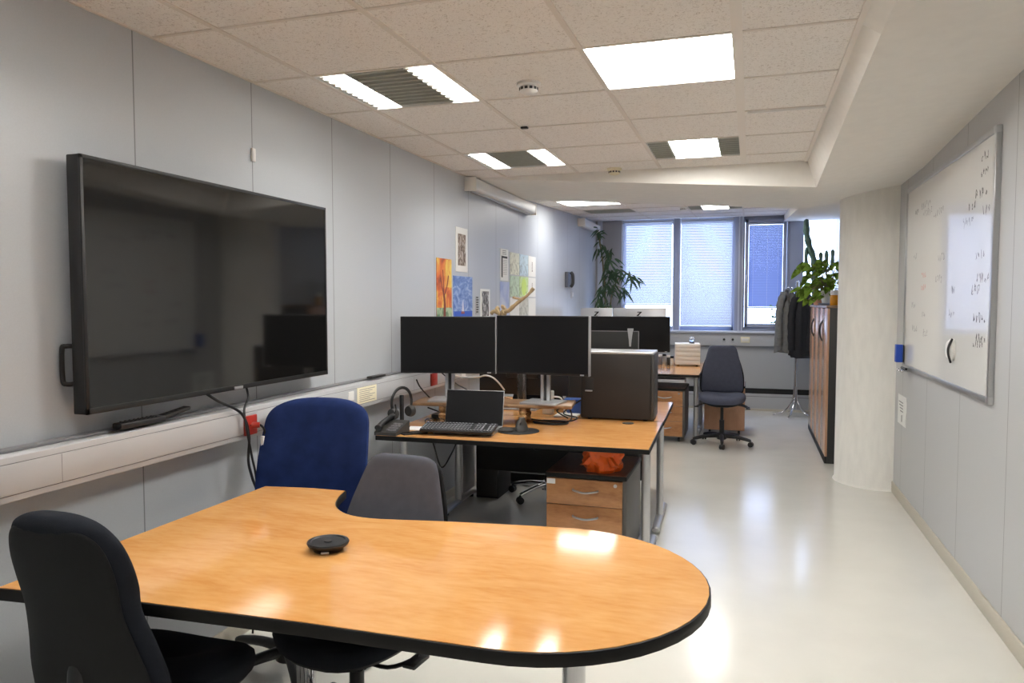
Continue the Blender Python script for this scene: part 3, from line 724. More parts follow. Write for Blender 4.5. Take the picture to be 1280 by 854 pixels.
# projection screen cases near the ceiling
def screen_case(y0, y1, z1, label):
    r = thing('projection_screen', label, 'projection screen', (XL, y0, z1)); L = y1 - y0
    MB().prism(rrect(0.0, 0.095, -0.10, 0.0, 0.02), 0.012, L - 0.012, mx=Matrix(((1, 0, 0, 0), (0, 0, 1, 0), (0, 1, 0, 0), (0, 0, 0, 1)))).build('case', M['white'], r)
    for a in (0.0, L - 0.014): MB().box(-0.0, 0.10, a, a + 0.014, -0.108, 0.002, bev=0.003).build('end_cap', M['offwhite'], r)
    MB().box(0.03, 0.05, 0.05, L - 0.05, -0.113, -0.10, bev=0.003).build('pull_bar', M['trunk'], r)
screen_case(5.58, 7.33, 2.488, 'long white rolled projection screen case high on the left wall beneath the beam')
screen_case(9.66, 10.72, 2.60, 'short white rolled screen case at the far left corner by the tall plant')

# ================================================================ WHITEBOARD AND RIGHT WALL
wbd = thing('whiteboard', 'large wall whiteboard with faded handwriting on the right wall', 'whiteboard', (XR, 5.08, 1.02))
L0, L1, HB = -1.055, 1.055, 1.30
MB().box(-0.016, -0.004, L0 + .01, L1 - .01, 0.01, HB - 0.01).build('panel', M['board'], wbd, smooth=False)
fr = MB()
for (a, c, d, e) in ((L0, L0 + .028, 0, HB), (L1 - .028, L1, 0, HB), (L0 + .028, L1 - .028, 0, .028), (L0 + .028, L1 - .028, HB - .028, HB)): fr.box(-0.026, 0, a, c, d, e, bev=0.003)
fr.build('board_frame', M['alu'], wbd)
for a in (L0, L1 - 0.036):
    for d in (-0.004, HB - 0.034): MB().box(-0.029, 0, a - 0.002, a + 0.038, d, d + 0.038, bev=0.006).build('corner_cap', M['legm'], wbd)
def scrib(y, z, n, s, m):
    hw = MB()
    for i in range(n):
        p = [(-0.0165, y - i * s * 0.9 + random.uniform(-.3, .3) * s, z + random.uniform(-.5, .5) * s) for k in range(5)]
        t_ = MB().tube(bez(p, 4), 0.0024, m, 4)
        for v in t_.v: hw.v.append((-0.0165 + (v[0] + 0.0165) * 0.1 - 0.0003, v[1], v[2]))
        o = len(hw.v) - len(t_.v)
        for f, mm in zip(t_.f, t_.m): hw.f.append([x + o for x in f]); hw.m.append(mm)
    hw.build('handwriting', m, wbd)
for (y, z, n_, s, m) in ((-0.80, 1.20, 3, .05, 'ink'), (-0.80, 1.12, 4, .04, 'ink'), (-0.72, 1.02, 4, .06, 'ink'), (-0.6, .98, 3, .05, 'ink'), (-0.85, .93, 3, .05, 'inkgrey'), (-0.5, .90, 4, .06, 'inkgrey'),
                       (0.55, 1.12, 6, .05, 'inkgrey'), (0.5, 1.06, 6, .05, 'inkgrey'), (0.75, 1.10, 3, .04, 'ink'), (0.2, 1.03, 6, .05, 'inkgrey'), (0.78, .80, 3, .05, 'inkgrey'), (0.50, .66, 4, .04, 'inkred'), (0.50, .58, 4, .04, 'inkred'),
                       (0.45, .40, 3, .04, 'inkgrey'), (0.80, .46, 4, .04, 'inkgrey'), (0.75, .30, 4, .05, 'inkgrey'), (0.4, .28, 3, .05, 'inkgrey'), (-0.75, .72, 4, .05, 'inkgrey'), (-0.78, .60, 5, .05, 'inkgrey'), (-0.7, .55, 3, .06, 'inkgrey'),
                       (-0.75, .40, 5, .05, 'ink'), (-0.8, .30, 4, .05, 'ink'), (-0.75, .27, 5, .04, 'ink'), (-0.3, .55, 2, .05, 'inkgrey'), (-0.25, .42, 3, .05, 'inkgrey'), (0.05, .75, 4, .05, 'inkgrey'), (0.1, .62, 4, .05, 'inkgrey')):
    scrib(y, z, n_, s, M[m])
er = thing('magnet_disc', 'round white magnetic hook with a black strap on the whiteboard', 'magnet', (XR - 0.017, 4.72, 1.235))
MB().lathe([(0.062, 0.0), (0.062, -0.012), (0.045, -0.03), (0.0, -0.034)], ax='X', seg=28).build('disc', M['white'], er)
MB().tube(bez([(-0.014, -0.035, 0.062), (-0.034, -0.050, 0.02), (-0.034, -0.045, -0.02), (-0.014, -0.01, -0.070)], 6), 0.006, seg=8).build('strap', M['black'], er)
be = thing('board_eraser', 'blue magnetic board eraser at the far edge of the whiteboard', 'eraser', (XR - 0.030, 6.105, 1.06))
MB().box(-0.045, 0.0, -0.03, 0.035, 0.0, 0.13, bev=0.004).build('grip', M['blue'], be)
MB().box(-0.0, 0.008, -0.028, 0.033, 0.002, 0.128).build('felt', M['charcoal'], be, smooth=False)
mk = thing('marker_clip', 'metal clip with a black marker at the low far corner of the whiteboard', 'clip', (XR - 0.028, 5.98, 1.0))
MB().box(-0.04, 0.0, -0.10, 0.05, 0.006, 0.02, bev=0.003).build('clip', M['chrome'], mk)
MB().cyl((-0.02, -0.14, 0.029), (-0.02, 0.02, 0.029), 0.009).build('marker', M['black'], mk)
for yy in (-0.12, -0.03, 0.04): MB().ball((-0.043, yy, 0.01), 0.008, seg=10).build('pin', M['chrome'], mk)
sn = thing('paper_notice', 'white paper notice taped below the whiteboard by the column', 'notice', (XR, 6.20, 0.69))
q = MB(); rings = []
for k in range(9):
    z = -0.11 + 0.22 * k / 8; c = 0.006 * math.sin(k * 0.9)
    rings.append([(-0.001, -0.15, z), (-0.004 - c, -0.15, z), (-0.004 + c * .4, 0.0, z), (-0.004, 0.16, z), (-0.001, 0.16, z)])
q.loft(rings); q.build('sheet', M['paper'], sn)
q = MB()
for k in range(4): q.box(-0.0125, -0.0115, -0.08, 0.08 - 0.02 * k, 0.06 - 0.022 * k, 0.066 - 0.022 * k)
q.box(-0.0125, -0.0115, -0.05, -0.03, -0.08, -0.03); q.build('printed_text', M['inkgrey'], sn, smooth=False)

# ================================================================ BLINDS
def blind(x0, x1, z0, z1, y, tilt, m, label, spacing=0.0225, stack=0.0):
    root = thing('venetian_blind', label, 'blind', ((x0 + x1) / 2, y, z0), 0, 'venetian blinds at the windows'); hx = (x1 - x0) / 2; H = z1 - z0
    MB().box(-hx, hx, -0.018, 0.018, H - 0.03, H, bev=0.003).build('headrail', M['frame_light'], root)
    MB().box(-hx, hx, -0.014, 0.014, 0.0, 0.016, bev=0.003).build('bottom_rail', M['frame_light'], root)
    s = MB(); z = 0.03; w = 0.0125
    while z < H - 0.035:
        c, sn_ = math.cos(tilt), math.sin(tilt)
        r = []
        for q in (-1, -0.33, 0.33, 1):
            yy = q * w; up = 0.0016 * (1 - q * q)
            r.append((yy * c - up * sn_, yy * sn_ + up * c))
        vs = [(-hx + .004, a, z + b_) for a, b_ in r] + [(hx - .004, a, z + b_) for a, b_ in r]
        s.add(vs, [(0, 1, 5, 4), (1, 2, 6, 5), (2, 3, 7, 6)]); z += spacing
    s.build('slats', m, root, fix=False)
    cds = [-hx * 0.72, 0.0 if hx > 0.3 else hx * 0.1, hx * 0.72]
    for c in cds: MB().tube([(c, -0.014, 0.01), (c, -0.014, H - 0.02)], 0.0012, seg=5).build('ladder_cord', M['white'], root)
    return root
blind(-1.765, -1.065, 1.46, 2.66, YF - 0.085, math.radians(57), M['slat'], 'pale venetian blind on the left window behind the tall plant, raised a little')
blind(-0.945, -0.235, 1.155, 2.66, YF - 0.085, math.radians(59), M['slat'], 'pale venetian blind lowered to the sill on the middle window')
blind(-0.035, 0.415, 1.42, 2.60, YF + 0.03, math.radians(66), M['slat_blue'], 'darker blue venetian blind inside the narrow casement window')

# ================================================================ CONFERENCE TABLE
ct = thing('conference_table', 'large glossy beech meeting table with black edge and rounded end', 'table', (-1.0, 1.97, 0))
poly = [(-1.905, 1.445), (-1.46, 1.485), (-1.0, 1.505)]
for k in range(25):
    a = -PI / 2 + PI * k / 24; poly.append((-0.55 + 0.465 * math.cos(a), 1.972 + 0.462 * math.sin(a)))
poly += [(-0.74, 2.412), (-1.0, 2.375)]
for p in bez([(-1.16, 2.345), (-1.27, 2.33), (-1.37, 2.352), (-1.46, 2.43), (-1.515, 2.54), (-1.545, 2.645)], 4): poly.append((p.x, p.y))
poly += [(-1.70, 2.642), (-1.905, 2.61)]
poly = [(x + 1.0, y - 1.97) for x, y in poly]
MB().prism(poly, 0.706, 0.7385, M['edge'], bev=0.003).build('edge_band', M['edge'], ct)
cpx = sum(p[0] for p in poly) / len(poly)
def inset(poly, d):
    out = []; n = len(poly)
    for i in range(n):
        a, p, c = Vector(poly[i - 1]), Vector(poly[i]), Vector(poly[(i + 1) % n])
        e1, e2 = (p - a).normalized(), (c - p).normalized(); n1, n2 = Vector((-e1.y, e1.x)), Vector((-e2.y, e2.x))
        b_ = n1 + n2; k = d / max(0.4, (1 + n1.dot(n2)) / 2 * 1.0) / 2
        out.append(tuple(p + b_ * k))
    return out
MB().prism(inset(poly, 0.005), 0.738, 0.7402).build('tabletop', M['table'], ct, smooth=False)
def tleg(name, x, y, parent, h=0.708, r=0.033):
    q = MB(); q.cyl((x, y, 0.02), (x, y, h), r, seg=24); q.build(name, M['chrome'], parent)
    MB().lathe([(0.06, 0.0), (0.06, 0.012), (0.05, 0.022), (0.0, 0.022)], (x, y, 0), seg=32).build('foot_plate', M['legm'], parent)
tleg('leg', 0.545, 0.03, ct)
for yy in (-0.33, 0.48): tleg('leg', -0.86 if yy < 0 else -0.45, yy if yy < 0 else 0.23, ct)
MB().box(-0.80, 0.50, -0.03, 0.03, 0.668, 0.706, bev=0.004).build('support_beam', M['black'], ct)
# speakerphone on the table
spk = thing('speakerphone', 'round black conference speakerphone on the meeting table', 'speakerphone', (-1.225, 1.985, 0.7402), 0.35)
MB().lathe([(0.0, 0.0), (0.044, 0.0), (0.046, 0.008), (0.050, 0.014), (0.0, 0.014)], seg=32).build('base', M['black'], spk)
q = MB(); q.lathe([(0.048, 0.012), (0.060, 0.017), (0.064, 0.024), (0.062, 0.029), (0.053, 0.030), (0.05, 0.027), (0.0, 0.0255)], seg=40)
q.build('speaker_body', M['black'], spk)
q = MB(); q.lathe([(0.012, 0.026), (0.012, 0.029), (0.0, 0.0295)], seg=16); q.build('call_button', M['charcoal'], spk)
q = MB(); q.box(-0.012, 0.012, -0.052, -0.045, 0.002, 0.009, bev=0.002); q.build('cable_clip', M['silver'], spk)

# ================================================================ CHAIRS
def outline_pad(w, d0, d1, p=3.2, n=40):
    o = []
    for k in range(n):
        a = 2 * PI * k / n; c, s = math.cos(a), math.sin(a)
        x = w * math.copysign(abs(c) ** (2 / p), c); y = (d1 if s > 0 else d0) * math.copysign(abs(s) ** (2 / p), s)
        o.append((x, y))
    return o
def pad(layers, w, d0, d1, p=3.2, curve=0.0):
    rings = []
    for z, s in layers:
        rings.append([(x * s, y * s, z + curve * (x / w) ** 2 * 0.5 - (0.02 * max(0, -y / d0) ** 3)) for x, y in outline_pad(w, d0, d1, p)])
    return MB().loft(rings)
def back_loft(rowsv, th, bend=0.05, n=28, p=3.0):
    """rowsv: (z, half_width, y offset, thickness factor)"""
    rings = []
    for z, w, y0, tf in rowsv:
        ring = []
        for k in range(n):
            a = 2 * PI * k / n; c, s = math.cos(a), math.sin(a)
            x = w * math.copysign(abs(c) ** (2 / p), c); y = th * tf * math.copysign(abs(s) ** (2 / 2.2), s)
            ring.append((x, y0 + y - bend * (x / 0.25) ** 2, z))
        rings.append(ring)
    return MB().loft(rings)
def smooth_rows(keys, n=26, th_end=0.35):
    """keys: (z, w, y) from bottom to top -> rows with softened ends"""
    P = bez([(k[1], k[2], k[0]) for k in keys], 6); out = []; N = len(P)
    z0, z1 = P[0].z, P[-1].z
    for q in P:
        e = min(q.z - z0, z1 - q.z) / 0.035; tf = th_end + (1 - th_end) * math.sqrt(max(0, 1 - (1 - min(1, e)) ** 2))
        out.append((q.z, q.x, q.y, tf))
    return out
def chair(label, fabric, back_keys, seat_w, seat_d, base_m, loc, rz, group='office chairs around the room', name='office_chair', seat_z=0.47, th=0.032, bend=0.04, shell_keys=None, shell_m=None, seat_fab=None, chrome_base=False, levers=True, base_rot=0.3, seat_p=3.2, lev_up=0.0):
    c = thing(name, label, 'chair', loc, rz, group)
    sb = MB()
    sb.lathe([(0.045, 0.055), (0.05, 0.06), (0.045, 0.12), (0.035, 0.125), (0.0, 0.125)], seg=20)
    for k in range(5):
        a = base_rot + 2 * PI * k / 5
        sb.tube(bez([(0.03 * math.cos(a), 0.03 * math.sin(a), 0.095), (0.15 * math.cos(a), 0.15 * math.sin(a), 0.092), (0.27 * math.cos(a), 0.27 * math.sin(a), 0.072), (0.305 * math.cos(a), 0.305 * math.sin(a), 0.062)], 5),
                [0.024 - 0.010 * i / 15 for i in range(16)], seg=10)
    sb.build('star_base', base_m, c)
    for k in range(5):
        a = base_rot + 2 * PI * k / 5; px, py = 0.305 * math.cos(a), 0.305 * math.sin(a)
        w = MB(); mx = rotz(a + PI / 2 + 0.5 * (k % 3 - 1), (px, py, 0))
        for s in (-0.013, 0.013):
            w.lathe([(0.012, s - 0.009), (0.027, s - 0.007), (0.027, s + 0.007), (0.012, s + 0.009), (0, s + 0.009)], (0, 0, 0.027), M['black'], 16, mx, 'X')
        w.cyl((0, 0, 0.027), (0, 0, 0.064), 0.007, m=M['black'], mx=mx, seg=8)
        w.build('caster', M['black'], c)
    g = MB(); g.cyl((0, 0, 0.11), (0, 0, 0.26), 0.025, m=M['black'], seg=18); g.cyl((0, 0, 0.25), (0, 0, seat_z - 0.075), 0.016, m=M['chrome'] if chrome_base else M['black'], seg=16)
    g.build('gas_column', M['black'], c)
    mz = seat_z - 0.075
    m_ = MB(); m_.box(-0.07, 0.07, -0.12, 0.16, mz - 0.02, mz + 0.03, bev=0.012); m_.build('mechanism', M['black'], c)
    st = pad([(seat_z - 0.045, 0.90), (seat_z - 0.035, 0.97), (seat_z - 0.01, 1.0), (seat_z + 0.012, 0.985), (seat_z + 0.026, 0.93), (seat_z + 0.032, 0.82), (seat_z + 0.030, 0.5), (seat_z + 0.028, 0.05)], seat_w, seat_d, seat_d, seat_p, 0.03)
    st.build('seat', seat_fab or fabric, c)
    sh = pad([(seat_z - 0.066, 0.55), (seat_z - 0.064, 0.80), (seat_z - 0.050, 0.92), (seat_z - 0.036, 0.955)], seat_w, seat_d, seat_d, seat_p, 0.03); sh.build('seat_shell', M['back_plastic'], c)
    bk = back_loft(smooth_rows(back_keys), th, bend); bk.build('backrest', fabric, c)
    if shell_keys: back_loft(smooth_rows(shell_keys), 0.014, bend).build('back_shell', shell_m or M['back_plastic'], c)
    yb = back_keys[0][2]; zb = back_keys[0][0]
    zm = zb + 0.15
    pb = MB().tube(bez([(0, 0.12, mz), (0, yb * 0.75, mz - 0.005), (0, yb + 0.055, mz + 0.05), (0, yb + 0.058, zb + 0.05), (0, back_keys[2][2] + 0.035, zm + 0.06)], 6), 0.026, seg=12, flat=0.5); pb.build('back_post', M['black'], c)
    if levers:
        for s, yy in (((-1, 0.0), (1, -0.06), (1, 0.06)) if levers is True else ((1, -0.11), (-1, 0.0))):
            q = MB().tube(bez([(s * 0.06, yy, mz + 0.01), (s * (seat_w - 0.05), yy, mz - 0.0), (s * (seat_w + 0.02 + lev_up * 0.6), yy - 0.01, mz - 0.025 + lev_up)], 5), 0.007, seg=8)
            q.box(s * (seat_w + 0.02 + lev_up * 0.6) - 0.022, s * (seat_w + 0.02 + lev_up * 0.6) + 0.022, yy - 0.032 - lev_up * 0.5, yy + 0.012, mz - 0.036 + lev_up, mz - 0.024 + lev_up, bev=0.004)
            q.build('lever', M['black'], c)
    return c
# royal blue chair behind the table's left corner
chair('royal blue upholstered high backed chair behind the far left corner of the meeting table', M['blue_fab'],
      [(0.46, 0.225, 0.24), (0.50, 0.250, 0.245), (0.62, 0.258, 0.25), (0.80, 0.256, 0.275), (0.93, 0.248, 0.31), (1.00, 0.238, 0.33), (1.040, 0.205, 0.342), (1.066, 0.14, 0.350), (1.076, 0.06, 0.353)],
      0.25, 0.235, M['black'], (-1.765, 2.55, 0), 0.10, th=0.04, bend=0.05, seat_z=0.46)
# grey chair pushed in at the notch
chair('grey fabric task chair pushed in under the notch of the meeting table', M['grey_fab'],
      [(0.52, 0.20, 0.225), (0.55, 0.222, 0.23), (0.64, 0.222, 0.24), (0.74, 0.202, 0.26), (0.84, 0.170, 0.285), (0.895, 0.150, 0.30), (0.922, 0.130, 0.306), (0.934, 0.095, 0.308)],
      0.25, 0.25, M['chrome'], (-1.25, 2.195, 0), -0.12, th=0.026, bend=0.03,
      shell_keys=[(0.54, 0.19, 0.258), (0.58, 0.215, 0.264), (0.74, 0.202, 0.29), (0.84, 0.172, 0.314), (0.89, 0.150, 0.328), (0.915, 0.12, 0.334)], chrome_base=True, seat_z=0.432, base_rot=0.0, seat_fab=M['black_fab'], seat_p=2.6, levers=2, lev_up=0.09)
# black chair in the left foreground
chair('black waisted back office chair in the left foreground seen from behind', M['black_fab'],
      [(0.44, 0.18, 0.19), (0.48, 0.205, 0.195), (0.56, 0.212, 0.20), (0.66, 0.192, 0.215), (0.75, 0.174, 0.235), (0.82, 0.180, 0.252), (0.88, 0.177, 0.268), (0.93, 0.162, 0.28), (0.97, 0.130, 0.29), (0.992, 0.088, 0.295), (1.002, 0.045, 0.297)],
      0.245, 0.24, M['chrome'], (-1.57, 1.63, 0), PI, th=0.040, bend=0.05,
      shell_keys=[(0.455, 0.165, 0.222), (0.50, 0.182, 0.226), (0.57, 0.192, 0.232), (0.66, 0.172, 0.246), (0.75, 0.155, 0.264), (0.82, 0.158, 0.281), (0.88, 0.156, 0.296), (0.93, 0.141, 0.307), (0.962, 0.112, 0.315), (0.980, 0.07, 0.319)], seat_z=0.47, chrome_base=True)
# slate chair by the far desk, facing the camera
chair('slate grey office chair standing alone in the aisle beside the far desk', M['slate_fab'],
      [(0.535, 0.19, 0.20), (0.555, 0.212, 0.202), (0.63, 0.216, 0.20), (0.75, 0.205, 0.205), (0.88, 0.178, 0.225), (0.98, 0.152, 0.245), (1.015, 0.135, 0.252), (1.033, 0.10, 0.255)],
      0.24, 0.23, M['black'], (-0.268, 8.15, 0), 0.05, th=0.030, bend=0.05,
      shell_keys=[(0.52, 0.20, 0.235), (0.56, 0.226, 0.24), (0.70, 0.226, 0.245), (0.80, 0.205, 0.252), (0.88, 0.18, 0.262)], seat_z=0.50, base_rot=-PI / 2)
# chair pulled up to the second desk, mostly hidden
chair('black office chair with chrome base behind the facing desks, mostly hidden under them', M['black_fab'],
      [(0.50, 0.20, 0.275), (0.54, 0.22, 0.28), (0.70, 0.215, 0.285), (0.84, 0.18, 0.30), (0.90, 0.15, 0.305), (0.92, 0.10, 0.31)],
      0.24, 0.23, M['chrome'], (-1.47, 5.53, 0), PI, th=0.024, bend=0.015, chrome_base=True, base_rot=1.09)

# ================================================================ DESKS
def desk(label, x0, x1, y0, y1, panel_left=False, front=-1, feet=(0.05, 0.75), rz=0.0):
    """front=-1: user side toward the camera"""
    d = thing('office_desk', label, 'desk', ((x0 + x1) / 2, (y0 + y1) / 2, 0), rz, 'beech office desks')
    hx, hy = (x1 - x0) / 2, (y1 - y0) / 2
    MB().box(-hx, hx, -hy, hy, 0.712, 0.7385, M['edge'], bev=0.003).build('edge_band', M['edge'], d)
    MB().box(-hx + .005, hx - .005, -hy + .005, hy - .005, 0.738, 0.7402).build('desktop', M['desk'], d, smooth=False)
    for s in (-1, 1):
        x = s * (hx - 0.045)
        yp = 0.0 + (-0.17 if front < 0 else -0.13)
        q = MB(); q.tube([(x, yp, 0.05), (x, yp, 0.70)], 0.024, seg=18, flat=1.0)
        q.box(x - 0.03, x + 0.03, yp + 0.02, yp + 0.30, 0.08, 0.69, bev=0.006) if (s < 0 and panel_left) else None
        q.build('leg', M['legm'], d)
        ft = MB(); ft.tube(bez([(x, -hy + feet[0], 0.026), (x, -hy + feet[0] + 0.06, 0.034), (x, 0, 0.040), (x, -hy + feet[1] - 0.04, 0.034), (x, -hy + feet[1], 0.026)], 5), 0.027, seg=14, flat=0.8)
        for e in (feet[0] + 0.05, feet[1] - 0.05): ft.cyl((x, -hy + e, 0.0), (x, -hy + e, 0.02), 0.018, m=M['black'])
        ft.build('foot', M['legm'], d)
    q = MB(); q.box(-hx + 0.06, hx - 0.06, -0.02, 0.02, 0.65, 0.69, bev=0.004); q.box(-hx + 0.05, hx - 0.05, -hy + 0.30, -hy + 0.33, 0.685, 0.711, bev=0.003); q.build('crossbar', M['legm'], d)
    return d
DX0, DX1 = -2.06, -0.50
dA = desk('nearest beech office desk with dual monitors and a laptop on it', DX0 + 0.01, DX1, 3.835, 4.77, feet=(0.06, 0.80), rz=0.035)
dB = desk('second beech desk back to back with the nearest one, carrying the workstation tower', DX0 - 0.02, DX1 - 0.03, 4.778, 5.745, panel_left=True, feet=(0.0 + 0.02, 0.66), rz=0.035)
dC = desk('third beech desk with pedestal, in front of the silver backed monitors', DX0, DX1, 8.03, 8.83)
dD = desk('farthest beech desk by the windows holding the white drawer box', DX0, DX1, 8.84, 9.64)
tag(MB().lathe([(0.036, 0), (0.036, 0.004), (0.028, 0.006), (0, 0.006)], seg=28).build('cable_grommet', M['charcoal'], loc=(-0.72, 4.665, 0.7402)), 'dark round cable grommet in the nearest desktop before the tower', 'grommet')
# cable tray / modesty panel, extended down to darken the space under the desks
mp = thing('modesty_panel', 'dark panel hanging under the paired desks', 'panel', (-1.28, 5.16, 0)); MB().box(-0.66, 0.62, 0.06, 0.075, 0.25, 0.60, bev=0.003).build('panel', M['black_matte'], mp)
for s in (-0.55, 0.5): MB().box(s, s + 0.03, 0.02, 0.09, 0.60, 0.711, bev=0.002).build('hanger', M['black'], mp)
# pedestals
M['ped_side'] = mat('pedestal side', (92, 90, 88), 0.5)
def pedestal(label, w, d, h, loc, rz=0.0, nd=3, top=None, tag_=False, side=None):
    p = thing('drawer_pedestal', label, 'drawer unit', loc, rz, 'drawer pedestals by the desks')
    hw, hd = w / 2, d / 2
    b_ = MB(); b_.box(-hw, hw, -hd + 0.02, hd, 0.055, h - 0.025, bev=0.003); b_.build('carcass', side or M['ped_side'], p)
    MB().box(-hw - 0.004, hw + 0.004, -hd - 0.004, hd + 0.002, h - 0.025, h - 0.003, M['edge'], bev=0.002).build('top_edge', M['edge'], p)
    MB().box(-hw, hw, -hd, hd - 0.002, h - 0.0035, h).build('top', top or M['pedtop'], p, smooth=False)
    zs = 0.065; ze = h - 0.032; hh = (ze - zs) / nd
    for k in range(nd):
        dr = MB().box(-hw + 0.004, hw - 0.022, -hd, -hd + 0.018, zs + k * hh + 0.002, zs + (k + 1) * hh - 0.002, bev=0.0015).build('drawer', M['drawer'], p)
        zc_ = zs + (k + 0.56) * hh
        MB().tube(bez([(-0.07, -hd, zc_ + 0.006), (-0.06, -hd - 0.018, zc_ + 0.004), (0, -hd - 0.026, zc_ - 0.004), (0.06, -hd - 0.018, zc_ + 0.004), (0.07, -hd, zc_ + 0.006)], 5), 0.006, seg=8).build('handle', M['silver'], dr)
        if k == nd - 1:
            MB().lathe([(0.010, -hd + 0.001), (0.010, -hd - 0.004), (0, -hd - 0.004)], (hw - 0.06, 0, zs + (k + 0.84) * hh), ax='Y', seg=16).build('lock', M['silver'], dr)
            if tag_: MB().box(-hw + 0.006, -hw + 0.055, -hd - 0.001, -hd + 0.001, zs + (k + 1) * hh - 0.035, zs + (k + 1) * hh - 0.006).build('name_sticker', M['paper'], dr)
    for sx in (-1, 1):
        for sy in (-1, 1):
            MB().lathe([(0.0, -0.012), (0.025, -0.012), (0.025, 0.012), (0, 0.012)], (sx * (hw - 0.06), sy * (hd - 0.07), 0.025), ax='X', seg=14).cyl((sx * (hw - 0.06), sy * (hd - 0.07), 0.03), (sx * (hw - 0.06), sy * (hd - 0.07), 0.058), 0.012, seg=8).build('caster', M['black'], p)
    return p
pedestal('drawer pedestal with an orange bag on top under the nearest desk', 0.455, 0.56, 0.545, (-0.86, 4.33, 0), 0, 3, tag_=True)
pedestal('drawer pedestal under the third desk beside its silver leg', 0.42, 0.55, 0.585, (-0.86, 8.37, 0), 0, 3)
pedestal('drawer pedestal standing in the aisle behind the slate chair', 0.44, 0.56, 0.56, (-0.262, 9.02, 0), PI, 3, side=M['cab'])
# orange bag
bg_ = thing('orange_bag', 'crumpled orange plastic bag lying on the pedestal under the desk', 'bag', (-0.785, 4.16, 0.545))
rings = []; rnd = random.Random(3)
for i in range(9):
    t_ = i / 8; z = 0.158 * t_; ring = []
    for k in range(28):
        a = 2 * PI * k / 28; r = (0.088 + 0.032 * t_) * (1 - 0.15 * t_ ** 3) * (1 + 0.12 * math.sin(a * 4 + t_ * 4) + 0.10 * math.sin(a * 7 - 5 * t_) + rnd.uniform(-0.09, 0.09)) * (0.95 if i == 0 else 1)
        ring.append((r * math.cos(a), 0.85 * r * math.sin(a), z + (0.02 * math.sin(a * 3 + 1) if i > 0 else 0.0) * t_))
    rings.append(ring)
MB().loft(rings).build('bag_body', M['orange'], bg_, ang=25)
for s in (-1, 1):
    q = MB(); q.loft([[(s * (0.03 + 0.02 * k) + dx, dy - 0.05 - 0.012 * k, 0.11 - 0.022 * k + dz) for dx, dy, dz in ((-.022, 0, .0), (0, -.012, .01), (.022, 0, .0), (0, .006, .003))] for k in range(4)]); q.build('bag_handle', M['orange'], bg_, ang=25)

# ---------------------------------------------------------------- on the nearest desk
ZD = 0.7402
def monitor(label, loc, rz, w, h, zc0, stand=True, base_w=0.24, back=None, logo=False, base_z=0.0, chin=0.014, rim=None, base_y=0.0):
    """origin at the foot; the screen faces -Y; zc0 = height of the panel's bottom"""
    m = thing('computer_monitor', label, 'monitor', loc, rz, 'monitors on the desks'); hw = w / 2
    MB().box(-hw, hw, -0.015, 0.022, zc0, zc0 + h, bev=0.004).build('casing', back or M['black'], m)
    MB().box(-hw + 0.006, hw - 0.006, -0.0165, -0.0145, zc0 + chin, zc0 + h - 0.006).build('screen', M['screen_matte'], m, smooth=False)
    if rim: 
        q = MB(); q.box(hw - 0.003, hw + 0.002, -0.016, 0.02, zc0, zc0 + h); q.build('rim', rim, m)
    q = MB().box(hw - 0.055, hw - 0.030, -0.018, -0.014, zc0 + 0.003, zc0 + 0.011); q.build('power_light', M['silver'], m, smooth=False)
    MB().box(-0.12, 0.12, 0.02, 0.05, zc0 + h * 0.3, zc0 + h * 0.75, bev=0.01).build('back_cover', back or M['black'], m)
    if stand:
        q = MB(); q.box(-0.030, -0.010, 0.045, 0.075, 0.01, zc0 + h * 0.5, bev=0.003); q.box(0.010, 0.030, 0.045, 0.075, 0.01, zc0 + h * 0.5, bev=0.003); q.box(-0.03, 0.03, 0.058, 0.075, 0.01, zc0 + h * 0.55, M['charcoal'], bev=0.003)
        q.build('stand', M['silver'], m)
        MB().prism(rrect(-base_w / 2, base_w / 2, -0.09, 0.13, 0.012), 0.0, 0.012, bev=0.002).build('base', M['silver'], m)
    return m
# wooden riser with two turned feet
rs = thing('monitor_riser', 'wooden monitor shelf on turned brass coloured feet, spanning the nearest desk', 'monitor stand', (-1.555, 4.48, ZD), 0.14)
MB().box(-0.495, 0.52, -0.15, 0.13, 0.11, 0.132, bev=0.008).build('shelf', M['riser'], rs)
for x in (-0.30, 0.21):
    for y in (-0.11, 0.09):
        MB().lathe([(0.024, 0), (0.028, 0.012), (0.018, 0.024), (0.026, 0.04), (0.028, 0.055), (0.016, 0.066), (0.025, 0.08), (0.022, 0.11), (0, 0.11)], (x, y, 0), seg=20).build('foot', M['brass'], rs)
ZR = ZD + 0.132
monitor('left of the two big black monitors on the nearest desk, showing a dark screen', (-1.83, 4.41, ZR), 0.20, 0.615, 0.362, 0.176, rim=M['silver'])
monitor('right of the two big black monitors on the nearest desk, silver right edge', (-1.222, 4.46, ZR), -0.10, 0.610, 0.365, 0.180, rim=M['silver'])
# laptop standing open behind the keyboard
lp = thing('laptop', 'open laptop with dark screen, the keyboard resting on its base', 'laptop', (-1.575, 4.10, ZD), 0.06)
MB().prism(rrect(-0.18, 0.18, -0.12, 0.11, 0.01), 0.0, 0.018, bev=0.002).build('keyboard_base', M['silver'], lp)
mx = Matrix.Translation((0, 0.10, 0.016)) @ Matrix.Rotation(math.radians(-12), 4, 'X')
MB().box(-0.182, 0.182, -0.002, 0.006, 0.0, 0.215, bev=0.003, mx=mx).build('lid', M['silver'], lp)
MB().box(-0.179, 0.179, -0.0035, -0.0015, 0.005, 0.2125, mx=mx).build('screen', M['screen_matte'], lp, smooth=False)
